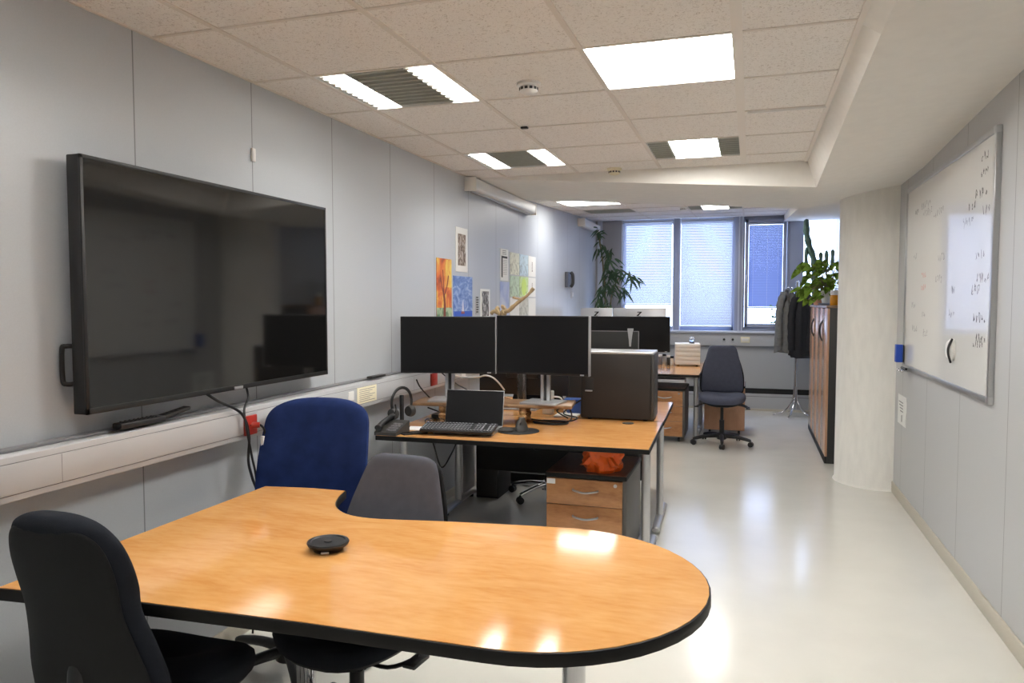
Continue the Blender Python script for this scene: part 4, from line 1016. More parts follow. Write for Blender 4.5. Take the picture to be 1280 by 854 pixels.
# keyboard
kb = thing('keyboard', 'black full size keyboard lying over the base of the laptop on the nearest desk', 'keyboard', (-1.585, 3.975, ZD + 0.0182), 0.09)
kt = Matrix.Rotation(math.radians(9), 4, 'X')
MB().prism(rrect(-0.215, 0.215, -0.075, 0.075, 0.008), 0.002, 0.016, bev=0.003, mx=Matrix.Translation((0, 0, 0.011)) @ kt).build('body', M['black'], kb)
kk = MB()
for r in range(6):
    y = -0.058 + 0.0215 * r + (0.006 if r == 5 else 0)
    for c in range(22):
        if c in (15, 19) and r != 0: continue
        x = -0.203 + 0.0193 * c
        if r == 0 and 4 <= c <= 8:
            if c == 4: kk.box(x - 0.008, x + 0.085, y - 0.0085, y + 0.0085, 0.016, 0.021, bev=0.0015, mx=Matrix.Translation((0, 0, 0.011)) @ kt)
            continue
        kk.box(x - 0.008, x + 0.008, y - 0.0085, y + 0.0085, 0.016, 0.021, mx=Matrix.Translation((0, 0, 0.011)) @ kt)
        kk.box(x - 0.002, x + 0.003, y - 0.002, y + 0.004, 0.0208, 0.0213, M['trunk'], mx=Matrix.Translation((0, 0, 0.011)) @ kt)
kk.build('keys', M['key'], kb, smooth=False)
# mouse mat and vertical mouse
mm_ = tag(MB().lathe([(0.125, 0), (0.125, 0.003), (0.12, 0.004), (0, 0.004)], seg=40).build('mouse_mat', M['black_matte'], loc=(-1.295, 4.19, ZD)), 'round black mouse mat right of the keyboard', 'mouse mat')
ms = thing('computer_mouse', 'upright black ergonomic mouse on the round mat', 'mouse', (-1.275, 4.20, ZD + 0.004), -0.3)
rings = []
for i in range(9):
    t_ = i / 8; z = 0.075 * t_; w = 0.034 * (1 - 0.62 * t_ ** 1.3); l = 0.052 * (1 - 0.55 * t_ ** 1.6); x0 = -0.006 * math.sin(t_ * PI)
    rings.append([(x0 + w * math.cos(2 * PI * k / 20), l * math.sin(2 * PI * k / 20), z) for k in range(20)])
MB().loft(rings).build('shell', M['charcoal'], ms)
MB().lathe([(0, -0.003), (0.008, -0.003), (0.008, 0.003), (0, 0.003)], (0.012, -0.03, 0.045), ax='X', seg=12).build('wheel', M['black'], ms)
pr = thing('wrist_rest', 'low black gel wrist pad at the left side of the mouse mat', 'wrist rest', (-1.36, 4.15, ZD + 0.004), 0.2)
MB().lathe([(0.0, 0.0), (0.045, 0.0), (0.048, 0.008), (0.035, 0.018), (0, 0.02)], seg=24).build('pad', M['charcoal'], pr)
# desk phone, note, smartphone, glasses, dock
dp = thing('desk_phone', 'grey and black desk phone at the left end of the nearest desk', 'telephone', (-1.975, 3.905, ZD), 0.0)
q = MB(); q.add([(-0.068, -0.09, 0.0), (0.068, -0.09, 0.0), (0.068, 0.09, 0.0), (-0.068, 0.09, 0.0), (-0.068, -0.09, 0.018), (0.068, -0.09, 0.018), (0.068, 0.09, 0.065), (-0.068, 0.09, 0.065)], [(3, 2, 1, 0), (4, 5, 6, 7), (0, 1, 5, 4), (1, 2, 6, 5), (2, 3, 7, 6), (3, 0, 4, 7)]); q.build('body', M['charcoal'], dp)
q = MB().tube(bez([(-0.04, -0.095, 0.040), (-0.04, -0.05, 0.062), (-0.04, 0.05, 0.082), (-0.04, 0.085, 0.084)], 6), [0.022, 0.022, 0.02] + [0.015] * 13 + [0.02, 0.022, 0.022], seg=10); q.build('handset', M['black'], dp)
q = MB()
for i in range(3):
    for j in range(4): q.box(0.0 + i * 0.02, 0.014 + i * 0.02, -0.075 + j * 0.03, -0.056 + j * 0.03, 0.025 + j * 0.0072, 0.033 + j * 0.0072)
q.build('keypad', M['inkgrey'], dp, smooth=False)
nb_ = tag(MB().box(-0.085, 0.085, -0.06, 0.06, 0.0, 0.004).build('note_pad', M['paper'], loc=(-1.875, 4.09, ZD), rot=(0, 0, 0.15)), 'white note pad behind the desk phone', 'note pad')
sp_ = thing('smartphone', 'black smartphone lying at the front of the nearest desk', 'phone', (-1.845, 3.925, ZD), -0.75)
MB().prism(rrect(-0.036, 0.036, -0.075, 0.075, 0.008), 0.0, 0.0085, bev=0.002).build('body', M['black'], sp_); MB().prism(rrect(-0.033, 0.033, -0.071, 0.071, 0.007), 0.0085, 0.009).build('screen', M['screen'], sp_)
gl = thing('eyeglasses', 'thin dark eyeglasses on the desk before the headset', 'glasses', (-1.85, 4.24, ZD), 0.2)
for s in (-1, 1):
    MB().tube([(s * 0.035 + 0.027 * math.cos(2 * PI * k / 16), 0.0, 0.022 + 0.02 * math.sin(2 * PI * k / 16)) for k in range(17)], 0.002, seg=6).build('lens_rim', M['black'], gl)
    MB().tube(bez([(s * 0.064, 0, 0.03), (s * 0.066, 0.07, 0.026), (s * 0.06, 0.13, 0.004)], 5), 0.002, seg=6).build('temple', M['stem'], gl)
dk = tag(MB().lathe([(0.0, 0), (0.06, 0), (0.064, 0.012), (0.06, 0.026), (0, 0.03)], seg=28).build('docking_puck', M['black'], loc=(-1.93, 4.52, ZD)), 'round black dock under the left end of the riser', 'dock')
# headset on a stand
hs = thing('headset', 'black over ear headset hanging on a small stand by the duct', 'headset', (-2.0, 4.085, ZD), 1.25)
q = MB(); q.box(-0.035, 0.035, -0.035, 0.035, 0.0, 0.012, bev=0.003); q.box(-0.01, 0.01, -0.01, 0.01, 0.01, 0.20, bev=0.003); q.build('stand', M['black'], hs)
q = MB().tube([(0.085 * math.cos(a), 0.0, 0.155 + 0.09 * math.sin(a)) for a in [math.radians(d) for d in range(-35, 216, 10)]], 0.006, seg=10, flat=1.6); q.build('headband', M['black'], hs)
for s in (-1, 1):
    MB().lathe([(0.0, -0.018), (0.03, -0.018), (0.036, 0.0), (0.034, 0.016), (0.0, 0.016)], (s * 0.072, 0, 0.095), ax='X', seg=20).build('ear_cup', M['charcoal'], hs)
MB().tube(bez([(-0.08, -0.01, 0.09), (-0.10, -0.05, 0.12), (-0.115, -0.06, 0.16)], 5), 0.004, seg=6).build('microphone', M['black'], hs)
# workstation tower
tw = thing('workstation_tower', 'big dark workstation computer tower lying sideways at the desk end', 'computer', (-0.815, 4.925, ZD), 0.035)
q = MB(); q.box(-0.235, 0.235, -0.155, 0.145, 0.008, 0.43, bev=0.006); q.build('case', M['black'], tw)
MB().box(-0.225, 0.215, -0.162, -0.152, 0.012, 0.425, bev=0.003).build('side_panel', mat('dark side panel', (46, 42, 40), 0.62, spec=0.3), tw)
MB().box(-0.232, 0.232, -0.158, 0.145, 0.428, 0.442, bev=0.004).build('top_cover', M['silver'], tw)
MB().box(0.219, 0.236, -0.164, -0.150, 0.01, 0.428, bev=0.003).build('front_trim', M['charcoal'], tw)
ltc = MB(); ltc.box(-0.205, -0.150, -0.1635, -0.160, 0.19, 0.27, M['black_matte'], bev=0.001); ltc.box(-0.205, -0.158, -0.172, -0.160, 0.183, 0.192, M['silver'], bev=0.002); ltc.build('latch_handle', M['silver'], tw)
for x in (-0.18, 0.18):
    for y in (-0.12, 0.11): MB().cyl((x, y, 0.0), (x, y, 0.01), 0.016).build('rubber_foot', M['black'], tw)
# clutter behind the monitors
tag(MB().box(-0.06, 0.06, -0.05, 0.05, 0, 0.10, bev=0.002).build('blue_carton', M['lightblue'], loc=(-1.145, 5.0, ZD)), 'small blue carton left of the workstation tower', 'box')
tag(MB().box(-0.09, 0.06, -0.07, 0.07, 0, 0.012, bev=0.002).build('paper_stack', M['paper'], loc=(-1.14, 4.84, ZD)), 'white papers on the desk beside the blue carton', 'papers')
ap = thing('power_adapter', 'white power adapter with a short lead behind the right monitor', 'adapter', (-1.30, 4.90, ZD)); MB().box(-0.035, 0.035, -0.03, 0.03, 0, 0.16, bev=0.008).build('body', M['white'], ap)
MB().tube(bez([(0.035, 0, 0.12), (0.09, 0.0, 0.11), (0.11, 0, 0.04), (0.13, 0.0, 0.008)], 6), 0.006, seg=8).build('lead', M['white'], ap)
mB1 = monitor('black monitor on the second desk seen from behind under the nearest screens', (-1.54, 5.12, ZD), PI + 0.02, 0.66, 0.40, 0.10)
pb_ = thing('pencil_holder', 'short dark pencil cup with a white pen behind the riser end', 'pencil cup', (-1.03, 5.02, ZD)); MB().lathe([(0.03, 0), (0.033, 0.09), (0.029, 0.09), (0.026, 0.01), (0, 0.01)], seg=20).build('cup', M['charcoal'], pb_); MB().cyl((0.0, 0, 0.02), (0.015, 0.01, 0.16), 0.004).build('pen', M['white'], pb_)
# screen divider with silver clip, second desk
dv = thing('desk_divider', 'smoked acrylic divider with a silver clip, rising behind the tower', 'divider', (-0.98, 5.42, ZD))
MB().box(-0.32, 0.215, -0.004, 0.004, 0.02, 0.55).build('panel', M['smoke'], dv, smooth=False)
q = MB()
for (a, c, d, e) in ((0.212, 0.217, 0.02, 0.552), (-0.32, 0.217, 0.547, 0.552)): q.box(a, c, -0.0045, 0.0045, d, e)
q.build('panel_edge', M['inkgrey'], dv, smooth=False)
MB().loft([[(0.155 + x * w, y, z) for x, y in ((-1, -.012), (1, -.012), (1, .012), (-1, .012))] for w, z in ((0.006, 0.44), (0.010, 0.49), (0.018, 0.55), (0.020, 0.57))]).build('clip', M['silver'], dv)
MB().box(-0.30, 0.20, -0.04, 0.04, 0.0, 0.022, bev=0.003).build('base', M['black'], dv)
# driftwood
dw = thing('driftwood_branch', 'pale twisted driftwood branch rising above the left monitors', 'branch', (-1.68, 5.14, ZD + 0.50))
MB().tube(bez([(-0.02, 0.0, 0.0), (-0.04, 0.0, 0.10), (-0.02, 0.0, 0.185), (0.02, -0.01, 0.20), (0.06, 0, 0.235), (0.11, 0.0, 0.275), (0.16, 0.0, 0.31), (0.205, 0.0, 0.36)], 5), [0.030] * 6 + [0.026] * 6 + [0.016] * 8 + [0.013] * 8 + [0.010] * 5 + [0.014] * 3, seg=9).build('trunk', M['bark'], dw)
for p, r in (([(-0.03, 0.0, 0.15), (-0.07, 0.0, 0.205), (-0.06, 0.01, 0.222)], 0.016), ([(-0.04, 0, 0.17), (-0.09, 0, 0.195), (-0.115, 0, 0.175)], 0.014), ([(0.0, 0, 0.19), (-0.02, 0, 0.225), (-0.035, 0.0, 0.228)], 0.015), ([(0.12, 0, 0.28), (0.08, 0, 0.288), (0.05, 0.0, 0.296)], 0.008)):
    MB().tube(bez(p, 4), r, seg=7).build('twig', M['bark'], dw)
# loose cables on and under the desk
rnd = random.Random(5)
cbs = [('black cable drooping behind the left monitor', [(-1.95, 4.52, 1.06), (-1.90, 4.62, 0.98), (-1.80, 4.70, 0.90), (-1.70, 4.74, 0.80), (-1.62, 4.73, 0.746)]),
       ('black cable hanging from the duct behind the headset', [(-2.058, 4.42, 1.0), (-2.03, 4.45, 0.93), (-1.96, 4.60, 0.80), (-1.80, 4.68, 0.747)]),
       ('black cable curling under the riser beside its left foot', [(-1.98, 4.42, 0.82), (-1.90, 4.44, 0.79), (-1.78, 4.45, 0.752), (-1.66, 4.46, 0.79), (-1.60, 4.52, 0.835)]),
       ('black cables looping on the desk right of the riser', [(-1.35, 4.62, 0.747), (-1.2, 4.56, 0.747), (-1.08, 4.58, 0.75), (-1.05, 4.68, 0.76), (-1.15, 4.72, 0.78), (-1.05, 4.80, 0.86)]),
       ('thin black cable winding before the blue carton', [(-1.30, 4.52, 0.746), (-1.12, 4.50, 0.746), (-1.06, 4.56, 0.77), (-1.10, 4.64, 0.83), (-1.18, 4.66, 0.80), (-1.12, 4.72, 0.747)]),
       ('black cable loop lying by the tower foot', [(-1.28, 4.48, 0.746), (-1.15, 4.46, 0.746), (-1.075, 4.52, 0.746), (-1.12, 4.58, 0.748), (-1.25, 4.58, 0.748)])]
for lab, p in cbs: cable('loose_cable', p, 0.0045, lab, None, 'loose cables on the desk')
cable('loose_cable', [(-1.60, 4.85, 0.90), (-1.62, 4.80, 0.95), (-1.66, 4.78, 0.99), (-1.72, 4.80, 1.0), (-1.80, 4.85, 0.98), (-1.95, 4.95, 0.97), (-2.056, 5.04, 0.97)], 0.006, 'white cable arching to the white socket behind the left monitor', M['white'])
cable('loose_cable', [(-1.93, 4.30, 0.705), (-1.90, 4.33, 0.60), (-1.86, 4.36, 0.45), (-1.82, 4.42, 0.52), (-1.80, 4.5, 0.62), (-1.80, 4.55, 0.705)], 0.005, 'black cable hanging in a loop under the nearest desk')
ub = thing('floor_box', 'black power box and cable bundle on the floor under the second desk', 'power strip', (-1.72, 5.95, 0)); MB().box(-0.22, 0.22, -0.10, 0.10, 0, 0.09, bev=0.01).build('box', M['black_matte'], ub)
MB().tube(bez([(-0.2, -0.11, 0.02), (-0.05, -0.16, 0.012), (0.1, -0.13, 0.012), (0.25, -0.16, 0.012), (0.3, 0.0, 0.012)], 6), 0.010, seg=8).build('cable', M['black'], ub)
uc = thing('computer_case', 'black computer case hanging in the dark below the paired desks', 'computer', (-1.90, 5.36, 0.0)); MB().box(-0.09, 0.09, -0.02, 0.30, 0.0, 0.44, bev=0.006).build('case', M['black_matte'], uc); MB().box(-0.08, 0.08, -0.026, -0.018, 0.02, 0.42, bev=0.002).build('rear_panel', M['charcoal'], uc)

# ---------------------------------------------------------------- third and fourth desks
monitor('black monitor with dark screen on the third desk facing the camera', (-1.36, 8.50, ZD), 0.0, 1.02, 0.40, 0.20)
def zlogo(m, zc0, h):
    q = MB(); s = 0.026; z = zc0 + h - 0.075
    outline = [(-1.0, 1.15), (1.15, 1.15), (1.0, 0.75), (-0.15, -0.75), (0.95, -0.75), (0.8, -1.15), (-1.2, -1.15), (-1.05, -0.75), (0.1, 0.75), (-1.1, 0.75)]
    outline = [(x + 0.45 * y * 0.4, y) for x, y in outline]
    n = len(outline)
    q.add([(-x * s, 0.0235, z + y * s) for x, y in outline] + [(-x * s, 0.0225, z + y * s) for x, y in outline],
          [tuple(range(n)), tuple(range(n, 2 * n))[::-1]] + [(i, (i + 1) % n, n + (i + 1) % n, n + i) for i in range(n)])
    q.build('emblem', M['black'], m, smooth=False)
for lab, x, w in (('left silver backed monitor on the farthest desk, half hidden by the black screen', -1.825, 0.40), ('right silver backed monitor with a black emblem on the farthest desk', -1.295, 0.64)):
    m = monitor(lab, (x, 9.22, ZD), PI, w, 0.40, 0.29, back=M['silver']); zlogo(m, 0.29, 0.40)
wbx = thing('drawer_box', 'white desktop drawer box on the corner of the farthest desk', 'drawer box', (-0.72, 9.28, ZD), 0.12)
MB().box(-0.145, 0.145, -0.15, 0.15, 0.012, 0.265, bev=0.004).build('carcass', M['offwhite'], wbx)
for k in range(5): MB().box(-0.14, 0.14, -0.160, -0.148, 0.018 + k * 0.049, 0.062 + k * 0.049, bev=0.004).build('drawer', M['offwhite'], wbx)
for x in (-0.11, 0.11):
    for y in (-0.12, 0.12): MB().cyl((x, y, 0), (x, y, 0.014), 0.015).build('foot', M['black'], wbx)
gb = thing('glass_ball', 'clear glass ball on a dark base on top of the white drawer box', 'ornament', (-0.665, 9.24, ZD + 0.265)); MB().ball((0, 0, 0.047), 0.034, seg=20).build('ball', M['clear'], gb); MB().lathe([(0.03, 0), (0.034, 0.006), (0.022, 0.02), (0, 0.02)], seg=20).build('base', M['charcoal'], gb)
cupl = ['first from the left', 'second from the left', 'third from the left', 'rightmost of four']
for k, (x, c, h) in enumerate(((-1.035, 'inkgrey', 0.125), (-0.985, 'silver', 0.135), (-0.935, 'charcoal', 0.12), (-0.895, 'offwhite', 0.11))):
    cu = thing('spice_jar', 'small jar beside the white drawer box, ' + cupl[k], 'jar', (x, 9.20, ZD), 0, 'small jars on the farthest desk')
    MB().lathe([(0.021, 0), (0.022, 0.004), (0.022, h - 0.03), (0.02, h - 0.024), (0, h - 0.024)], seg=18).build('body', M[c], cu); MB().lathe([(0.022, h - 0.026), (0.022, h), (0, h)], seg=18).build('lid', M['black'] if k % 2 else M['white'], cu)
kt_ = tag(MB().box(-0.30, 0.30, -0.10, 0.10, 0, 0.03, bev=0.004).build('keyboard_tray', M['silver'], loc=(-0.95, 8.20, 0.645)), 'grey keyboard tray slung under the third desk', 'tray')

# ================================================================ CABINETS AND THINGS ON THEM
def cabinet(label, y0, y1, h=1.47):
    c = thing('cabinet', label, 'cabinet', (0.68, (y0 + y1) / 2, 0), 0, 'wood door cabinets'); hy = (y1 - y0) / 2; D = XR - 0.012 - 0.68 - 0.003
    q = MB(); q.box(0.02, D, -hy, hy, 0.0, h - 0.02, bev=0.003); q.build('carcass', mat('black cabinet side', (38, 37, 37), 0.45), c)
    MB().box(-0.01, D, -hy - 0.004, hy + 0.004, h - 0.022, h, bev=0.003).build('top_panel', M['riser'], c)
    MB().box(-0.002, 0.02, -hy, hy, 0.0, 0.06, bev=0.002).build('plinth', M['black_matte'], c)
    for s in (-1, 1):
        a, e = (-hy + 0.003, -0.002) if s < 0 else (0.002, hy - 0.003)
        d = MB().box(0.0, 0.02, a, e, 0.065, h - 0.026, bev=0.0015).build('door', M['cab'], c)
        MB().tube(bez([(0.0, s * 0.015, 1.32), (-0.018, s * 0.045, 1.27), (-0.024, s * 0.058, 1.22), (-0.018, s * 0.045, 1.17), (0.0, s * 0.015, 1.12)], 6), 0.006, seg=8).build('handle', M['black'], d)
    return c
cabinet('nearer glossy wood door cabinet with black side, directly behind the column', 7.46, 8.46)
cabinet('farther glossy wood door cabinet next to the coat stand', 8.47, 9.50)
ZC = 1.47
jr = thing('honey_jar', 'small glass jar of amber honey with white lid on the nearer cabinet', 'jar', (0.765, 7.80, ZC)); MB().lathe([(0.034, 0), (0.037, 0.006), (0.037, 0.09), (0.03, 0.10), (0, 0.10)], seg=24).build('jar_body', M['honey'], jr); MB().lathe([(0.033, 0.10), (0.033, 0.145), (0.0, 0.147)], seg=24).build('lid', M['white'], jr)
ty = tag(MB().lathe([(0.0, 0), (0.10, 0), (0.12, 0.018), (0.125, 0.02), (0.12, 0.022), (0.098, 0.004), (0, 0.004)], seg=32).build('plant_tray', M['tray'], loc=(0.80, 8.55, ZC)), 'pale blue round tray beneath the leafy plant on the cabinets', 'tray')
def leafblade(mb, base, d, up, L, W, m=None, fold=0.25, seg=5, droop=0.3, heart=False):
    d = Vector(d).normalized(); up = Vector(up); side = d.cross(up)
    side = side.normalized() if side.length > 1e-4 else Vector((1, 0, 0)); nrm = side.cross(d).normalized()
    vs = []; fs = []
    for i in range(seg + 1):
        t_ = i / seg
        w = W * (math.sin(PI * min(1, t_ ** (0.55 if heart else 0.8))) if 0 < t_ < 1 else 0.0) * 0.5
        if heart: w = W * 0.5 * (1 - t_) ** 0.6 * min(1, t_ * 6 + 0.3) * 1.15 if t_ < 1 else 0.0
        p = Vector(base) + d * (L * t_) - Vector((0, 0, 1)) * (droop * L * t_ * t_)
        vs += [p - side * w + nrm * fold * w, p, p + side * w + nrm * fold * w]
    for i in range(seg):
        a = 3 * i; fs += [(a, a + 1, a + 4, a + 3), (a + 1, a + 2, a + 5, a + 4)]
    mb.add(vs, fs, m)
# leafy plant on the cabinets
rnd = random.Random(11)
lp_ = thing('leafy_plant', 'leafy green houseplant with heart shaped leaves on the cabinets by the window', 'plant', (0.79, 8.55, ZC + 0.022))
MB().lathe([(0.0, 0), (0.07, 0), (0.09, 0.13), (0.096, 0.13), (0.088, 0.12), (0.0, 0.12)], seg=28).build('pot', M['white'], lp_)
MB().lathe([(0.085, 0.119), (0.085, 0.124), (0, 0.126)], seg=24).build('soil', M['soil'], lp_)
stm = MB(); lf = MB()
for k in range(80):
    a = rnd.uniform(PI * 0.55, PI * 1.75) if k % 3 else rnd.uniform(0, 2 * PI); r = rnd.uniform(0.05, 0.30); hz = rnd.uniform(-0.05, 0.34)
    if k % 9 == 0: hz = rnd.uniform(-0.12, 0.05); r = 0.22
    tip = (min(r * math.cos(a), 0.10), r * math.sin(a) * 1.1, 0.12 + hz * (1.15 - r))
    stm.tube(bez([(0.02 * math.cos(a), 0.02 * math.sin(a), 0.12), (tip[0] * 0.5, tip[1] * 0.5, 0.16 + max(0.0, hz) * 0.7), tip], 4), 0.003, seg=5)
    leafblade(lf, tip, (math.cos(a) * 0.6 - 0.25, math.sin(a) * 0.5 - 0.45, -0.55 + rnd.uniform(-.4, .4)), (-0.3, -1.0, 0.5), rnd.uniform(0.08, 0.135), rnd.uniform(0.055, 0.085), heart=True, droop=0.15, fold=0.5)
stm.build('stems', M['stem'], lp_); lf.build('leaves', M['leaf2'], lp_, fix=False)
# cactus behind, on the far cabinet
ca = thing('cactus', 'tall dark green branching cactus in a pot against the bright window', 'cactus', (0.755, 9.22, ZC))
MB().lathe([(0.0, 0), (0.065, 0), (0.085, 0.12), (0.092, 0.12), (0.08, 0.11), (0.0, 0.11)], seg=24).build('pot', M['terra'], ca)
def rib_tube(mb, pts, r):
    P = bez(pts, 6); mb.tube(P, [r * (0.9 + 0.12 * math.sin(i * 1.3)) for i in range(len(P) - 2)] + [r * 0.75, r * 0.3], seg=10)
q = MB(); rib_tube(q, [(-0.05, 0, 0.10), (-0.06, 0, 0.30), (-0.07, 0, 0.50), (-0.12, 0, 0.66), (-0.155, 0, 0.82), (-0.16, 0.0, 0.98)], 0.038); q.build('trunk', M['cactus'], ca)
for pts in ([(-0.07, 0, 0.42), (-0.02, 0, 0.44), (0.0, 0, 0.50), (0.0, 0, 0.60)], [(-0.06, 0, 0.36), (0.03, 0, 0.38), (0.06, 0, 0.46), (0.06, 0, 0.62)], [(-0.07, 0.01, 0.30), (-0.13, 0.0, 0.36), (-0.155, 0.0, 0.5), (-0.15, 0.0, 0.66)], [(0.05, 0, 0.38), (0.11, 0, 0.42), (0.125, 0, 0.52), (0.125, 0.0, 0.63)]):
    q = MB(); rib_tube(q, pts, 0.023); q.build('branch', M['cactus'], ca)

# coat stand with jackets
cs = thing('coat_stand', 'chrome coat stand with splayed feet beneath the jackets', 'coat stand', (0.58, 10.42, 0))
q = MB(); q.tube([(0.0, 0, 0.10), (0, 0, 1.75)], 0.022, seg=14); q.ball((0, 0, 1.76), 0.022); q.build('pole', M['chrome'], cs)
for k in range(5):
    a = PI * 0.98 + k * 2 * PI / 5; q = MB().tube(bez([(0.014 * math.cos(a), 0.014 * math.sin(a), 0.40), (0.03 * math.cos(a), 0.03 * math.sin(a), 0.22), (0.13 * math.cos(a), 0.13 * math.sin(a), 0.07), (0.27 * math.cos(a), 0.27 * math.sin(a), 0.014)], 6), 0.012, seg=10); q.build('foot', M['chrome'], cs)
for k in range(4):
    a = PI + 0.5 + k * PI / 2; q = MB().tube(bez([(0, 0, 1.60), (0.07 * math.cos(a), 0.07 * math.sin(a), 1.61), (0.13 * math.cos(a), 0.13 * math.sin(a), 1.69)], 6), 0.008, seg=8); q.ball((0.13 * math.cos(a), 0.13 * math.sin(a), 1.69), 0.013, seg=10); q.build('hook', M['chrome'], cs)
def jacket(label, m, loc, rz, w, H, seed, lean=0.0, sleeve=True):
    j = thing('jacket', label, 'jacket', loc, rz, 'jackets on the coat stand'); rnd = random.Random(seed)
    rings = []
    for i in range(15):
        t_ = i / 14; z = H * (1 - t_); ww = w * (0.18 + 0.95 * min(1, t_ * 2.2) ** 0.9 + 0.18 * t_); dd = 0.035 + 0.055 * min(1, t_ * 2.5)
        ring = []
        for k in range(36):
            a = 2 * PI * k / 36
            fo = 1 + 0.10 * math.sin(6 * a + 1.3 * seed + 0.5 * t_) * min(1, t_ * 2) + 0.05 * math.sin(11 * a + 0.6 * t_)
            ring.append((ww / 2 * math.cos(a) * fo + lean * t_, dd * math.sin(a) * fo, z + 0.02 * math.sin(3 * a + seed) * (t_ > 0.9)))
        rings.append(ring)
    MB().loft(rings).build('body', m, j, ang=60)
    if sleeve:
        for s in (-1, 1):
            q = MB().tube(bez([(s * w * 0.20, -0.02, H * 0.95), (s * w * 0.46, -0.04, H * 0.82), (s * w * 0.56 + lean * .4, -0.05, H * 0.62), (s * w * 0.55 + lean * .6, -0.06, H * 0.34), (s * w * 0.50 + lean * .8, -0.05, H * 0.10)], 6), [0.047 + 0.004 * math.sin(i * 1.7) for i in range(25)], seg=12); q.build('sleeve', m, j, ang=60)
    q = MB().tube(bez([(-w * 0.14, -0.045, H * 0.97), (0, -0.055, H * 0.90), (w * 0.14, -0.045, H * 0.97), (0, 0.03, H * 1.0), (-w * 0.14, -0.045, H * 0.97)], 6), 0.016, seg=8); q.build('collar', m, j)
jacket('grey jacket hanging on the left of the coat stand', M['grey_coat'], (0.445, 10.34, 0.86), 0.25, 0.17, 0.80, 2, -0.02)
jacket('dark navy padded jacket hanging on the right of the coat stand', M['dark_coat'], (0.635, 10.28, 0.80), -0.1, 0.21, 0.85, 4, -0.01)

# ================================================================ SILL
po = thing('potted_plant', 'small trailing plant in a terracotta pot on the window sill by the jackets', 'plant', (0.40, YF - 0.10, 1.105))
MB().lathe([(0.0, 0), (0.045, 0), (0.058, 0.11), (0.062, 0.11), (0.062, 0.13), (0.055, 0.13), (0.05, 0.115), (0.0, 0.115)], seg=24).build('pot', M['terra'], po)
lf = MB(); st_ = MB(); rnd = random.Random(4)
for k in range(30):
    a = rnd.uniform(0.75 * PI, 1.75 * PI); r = rnd.uniform(0.02, 0.12); hz = rnd.uniform(0.10, 0.42); tip = (r * math.cos(a), min(0.05, r * math.sin(a)), hz)
    st_.tube(bez([(0, 0, 0.11), (tip[0] * 0.4, tip[1] * 0.4, hz * 0.7 + 0.05), tip], 4), 0.002, seg=5)
    leafblade(lf, tip, (math.cos(a), -0.6, 0.1), (0, -0.6, 1), 0.05, 0.05, heart=True, droop=0.2)
st_.build('stems', M['stem'], po); lf.build('leaves', M['leaf3'], po, fix=False)
# sockets of the far duct
for (x, w, m, lab, h_) in ((-0.34, 0.05, M['grey_panel'], 'grey round socket on the window duct, left of three', True), (-0.225, 0.04, M['grey_panel'], 'small grey data socket between two others on the window duct', False), (-0.06, 0.12, M['cream'], 'cream double socket box on the window duct', False)):
    r = thing('wall_socket', lab, 'socket', (x, YF - 0.12, 0.985)); MB().box(-w / 2, w / 2, -0.018 if m is M['cream'] else -0.008, 0.0, -0.04, 0.04, bev=0.003).build('plate', m, r)
    MB().lathe([(0.016, 0.0), (0.016, -0.010), (0.0, -0.010)], (0, 0, 0), ax='Y', seg=16).build('outlet', M['black'], r) if m is not M['cream'] else MB().box(-0.045, 0.045, -0.020, -0.017, -0.02, 0.02, bev=0.001).build('outlet', M['offwhite'], r)
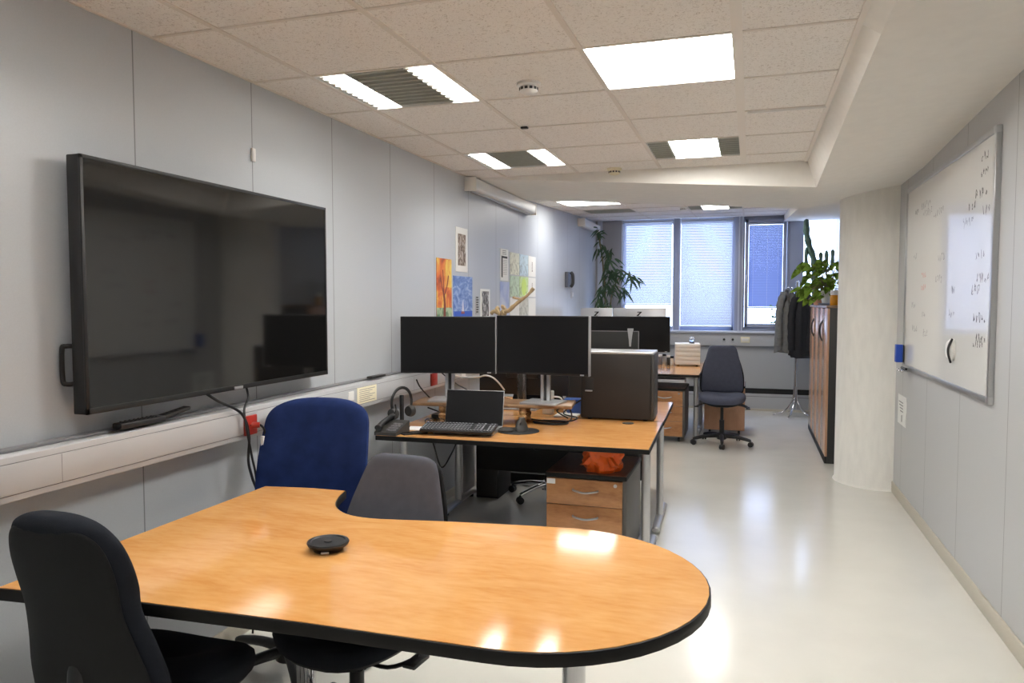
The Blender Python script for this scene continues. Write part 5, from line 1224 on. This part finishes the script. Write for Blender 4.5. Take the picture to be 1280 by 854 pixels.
# tall bamboo like plant in the corner
bp_ = thing('tall_corner_plant', 'tall bamboo like plant with drooping narrow leaves in the far left corner', 'plant', (-1.92, 10.30, 0))
MB().lathe([(0.0, 0), (0.13, 0), (0.165, 0.30), (0.175, 0.30), (0.175, 0.33), (0.16, 0.33), (0.15, 0.30), (0.0, 0.30)], seg=28).build('pot', M['terra'], bp_)
lf = MB(); st_ = MB(); rnd = random.Random(9)
st_.tube(bez([(0, 0, 0.28), (-0.03, 0, 0.9), (0.0, 0, 1.5), (-0.03, -0.02, 2.0), (-0.09, 0, 2.40)], 8), 0.011, seg=8)
st_.tube(bez([(0.02, 0, 0.28), (0.05, 0.02, 1.0), (0.09, 0.0, 1.6), (0.20, -0.02, 1.85)], 8), 0.009, seg=8)
def spray(c, n, L, spread, out):
    for k in range(n):
        a = rnd.uniform(0, 2 * PI); b0 = Vector(c) + Vector((rnd.uniform(-spread, spread), rnd.uniform(-spread, spread) * 0.6, rnd.uniform(-spread, spread)))
        leafblade(lf, b0, (math.cos(a) * 0.8 + out[0], math.sin(a) * 0.6 - 0.2, -0.55 + rnd.uniform(-.5, .5) + out[1]), (0, -0.8, 0.6), L * rnd.uniform(0.7, 1.2), 0.028, fold=0.2, droop=0.35)
for (c, n_, out) in (((-0.06, 0, 2.46), 12, (-.1, .5)), ((-0.08, 0, 2.28), 10, (0, 0)), ((0.04, 0, 2.20), 12, (.3, -.2)), ((0.07, -0.02, 2.05), 14, (.2, -.3)), ((0.06, 0, 1.90), 22, (.2, 0)), ((0.19, -0.02, 1.91), 18, (.4, .3)), ((0.30, -0.03, 1.88), 10, (.5, .1)), ((0.40, -0.03, 1.84), 9, (.5, 0)),
                     ((0.0, 0, 1.74), 18, (0, -.1)), ((0.10, -0.02, 1.70), 12, (.4, 0)), ((0.26, -0.02, 1.66), 9, (.3, -.2)), ((-0.05, 0, 1.58), 14, (-.1, -.2)), ((0.0, 0, 1.46), 16, (0, 0)), ((0.1, 0, 1.40), 8, (.2, 0)), ((0, 0, 1.25), 12, (0, 0))):
    spray(c, n_, 0.15, 0.06, out)
for p in ([(0.06, 0, 1.86), (0.2, -0.02, 1.93), (0.42, -0.03, 1.85)], [(0.0, 0, 1.62), (0.14, -0.02, 1.72), (0.30, -0.02, 1.66)], [(-0.02, 0, 2.0), (0.04, 0, 2.18), (0.08, -0.02, 2.05)]): st_.tube(bez(p, 6), 0.005, seg=6)
st_.build('stems', M['stem'], bp_); lf.build('leaves', M['leaf'], bp_, fix=False)
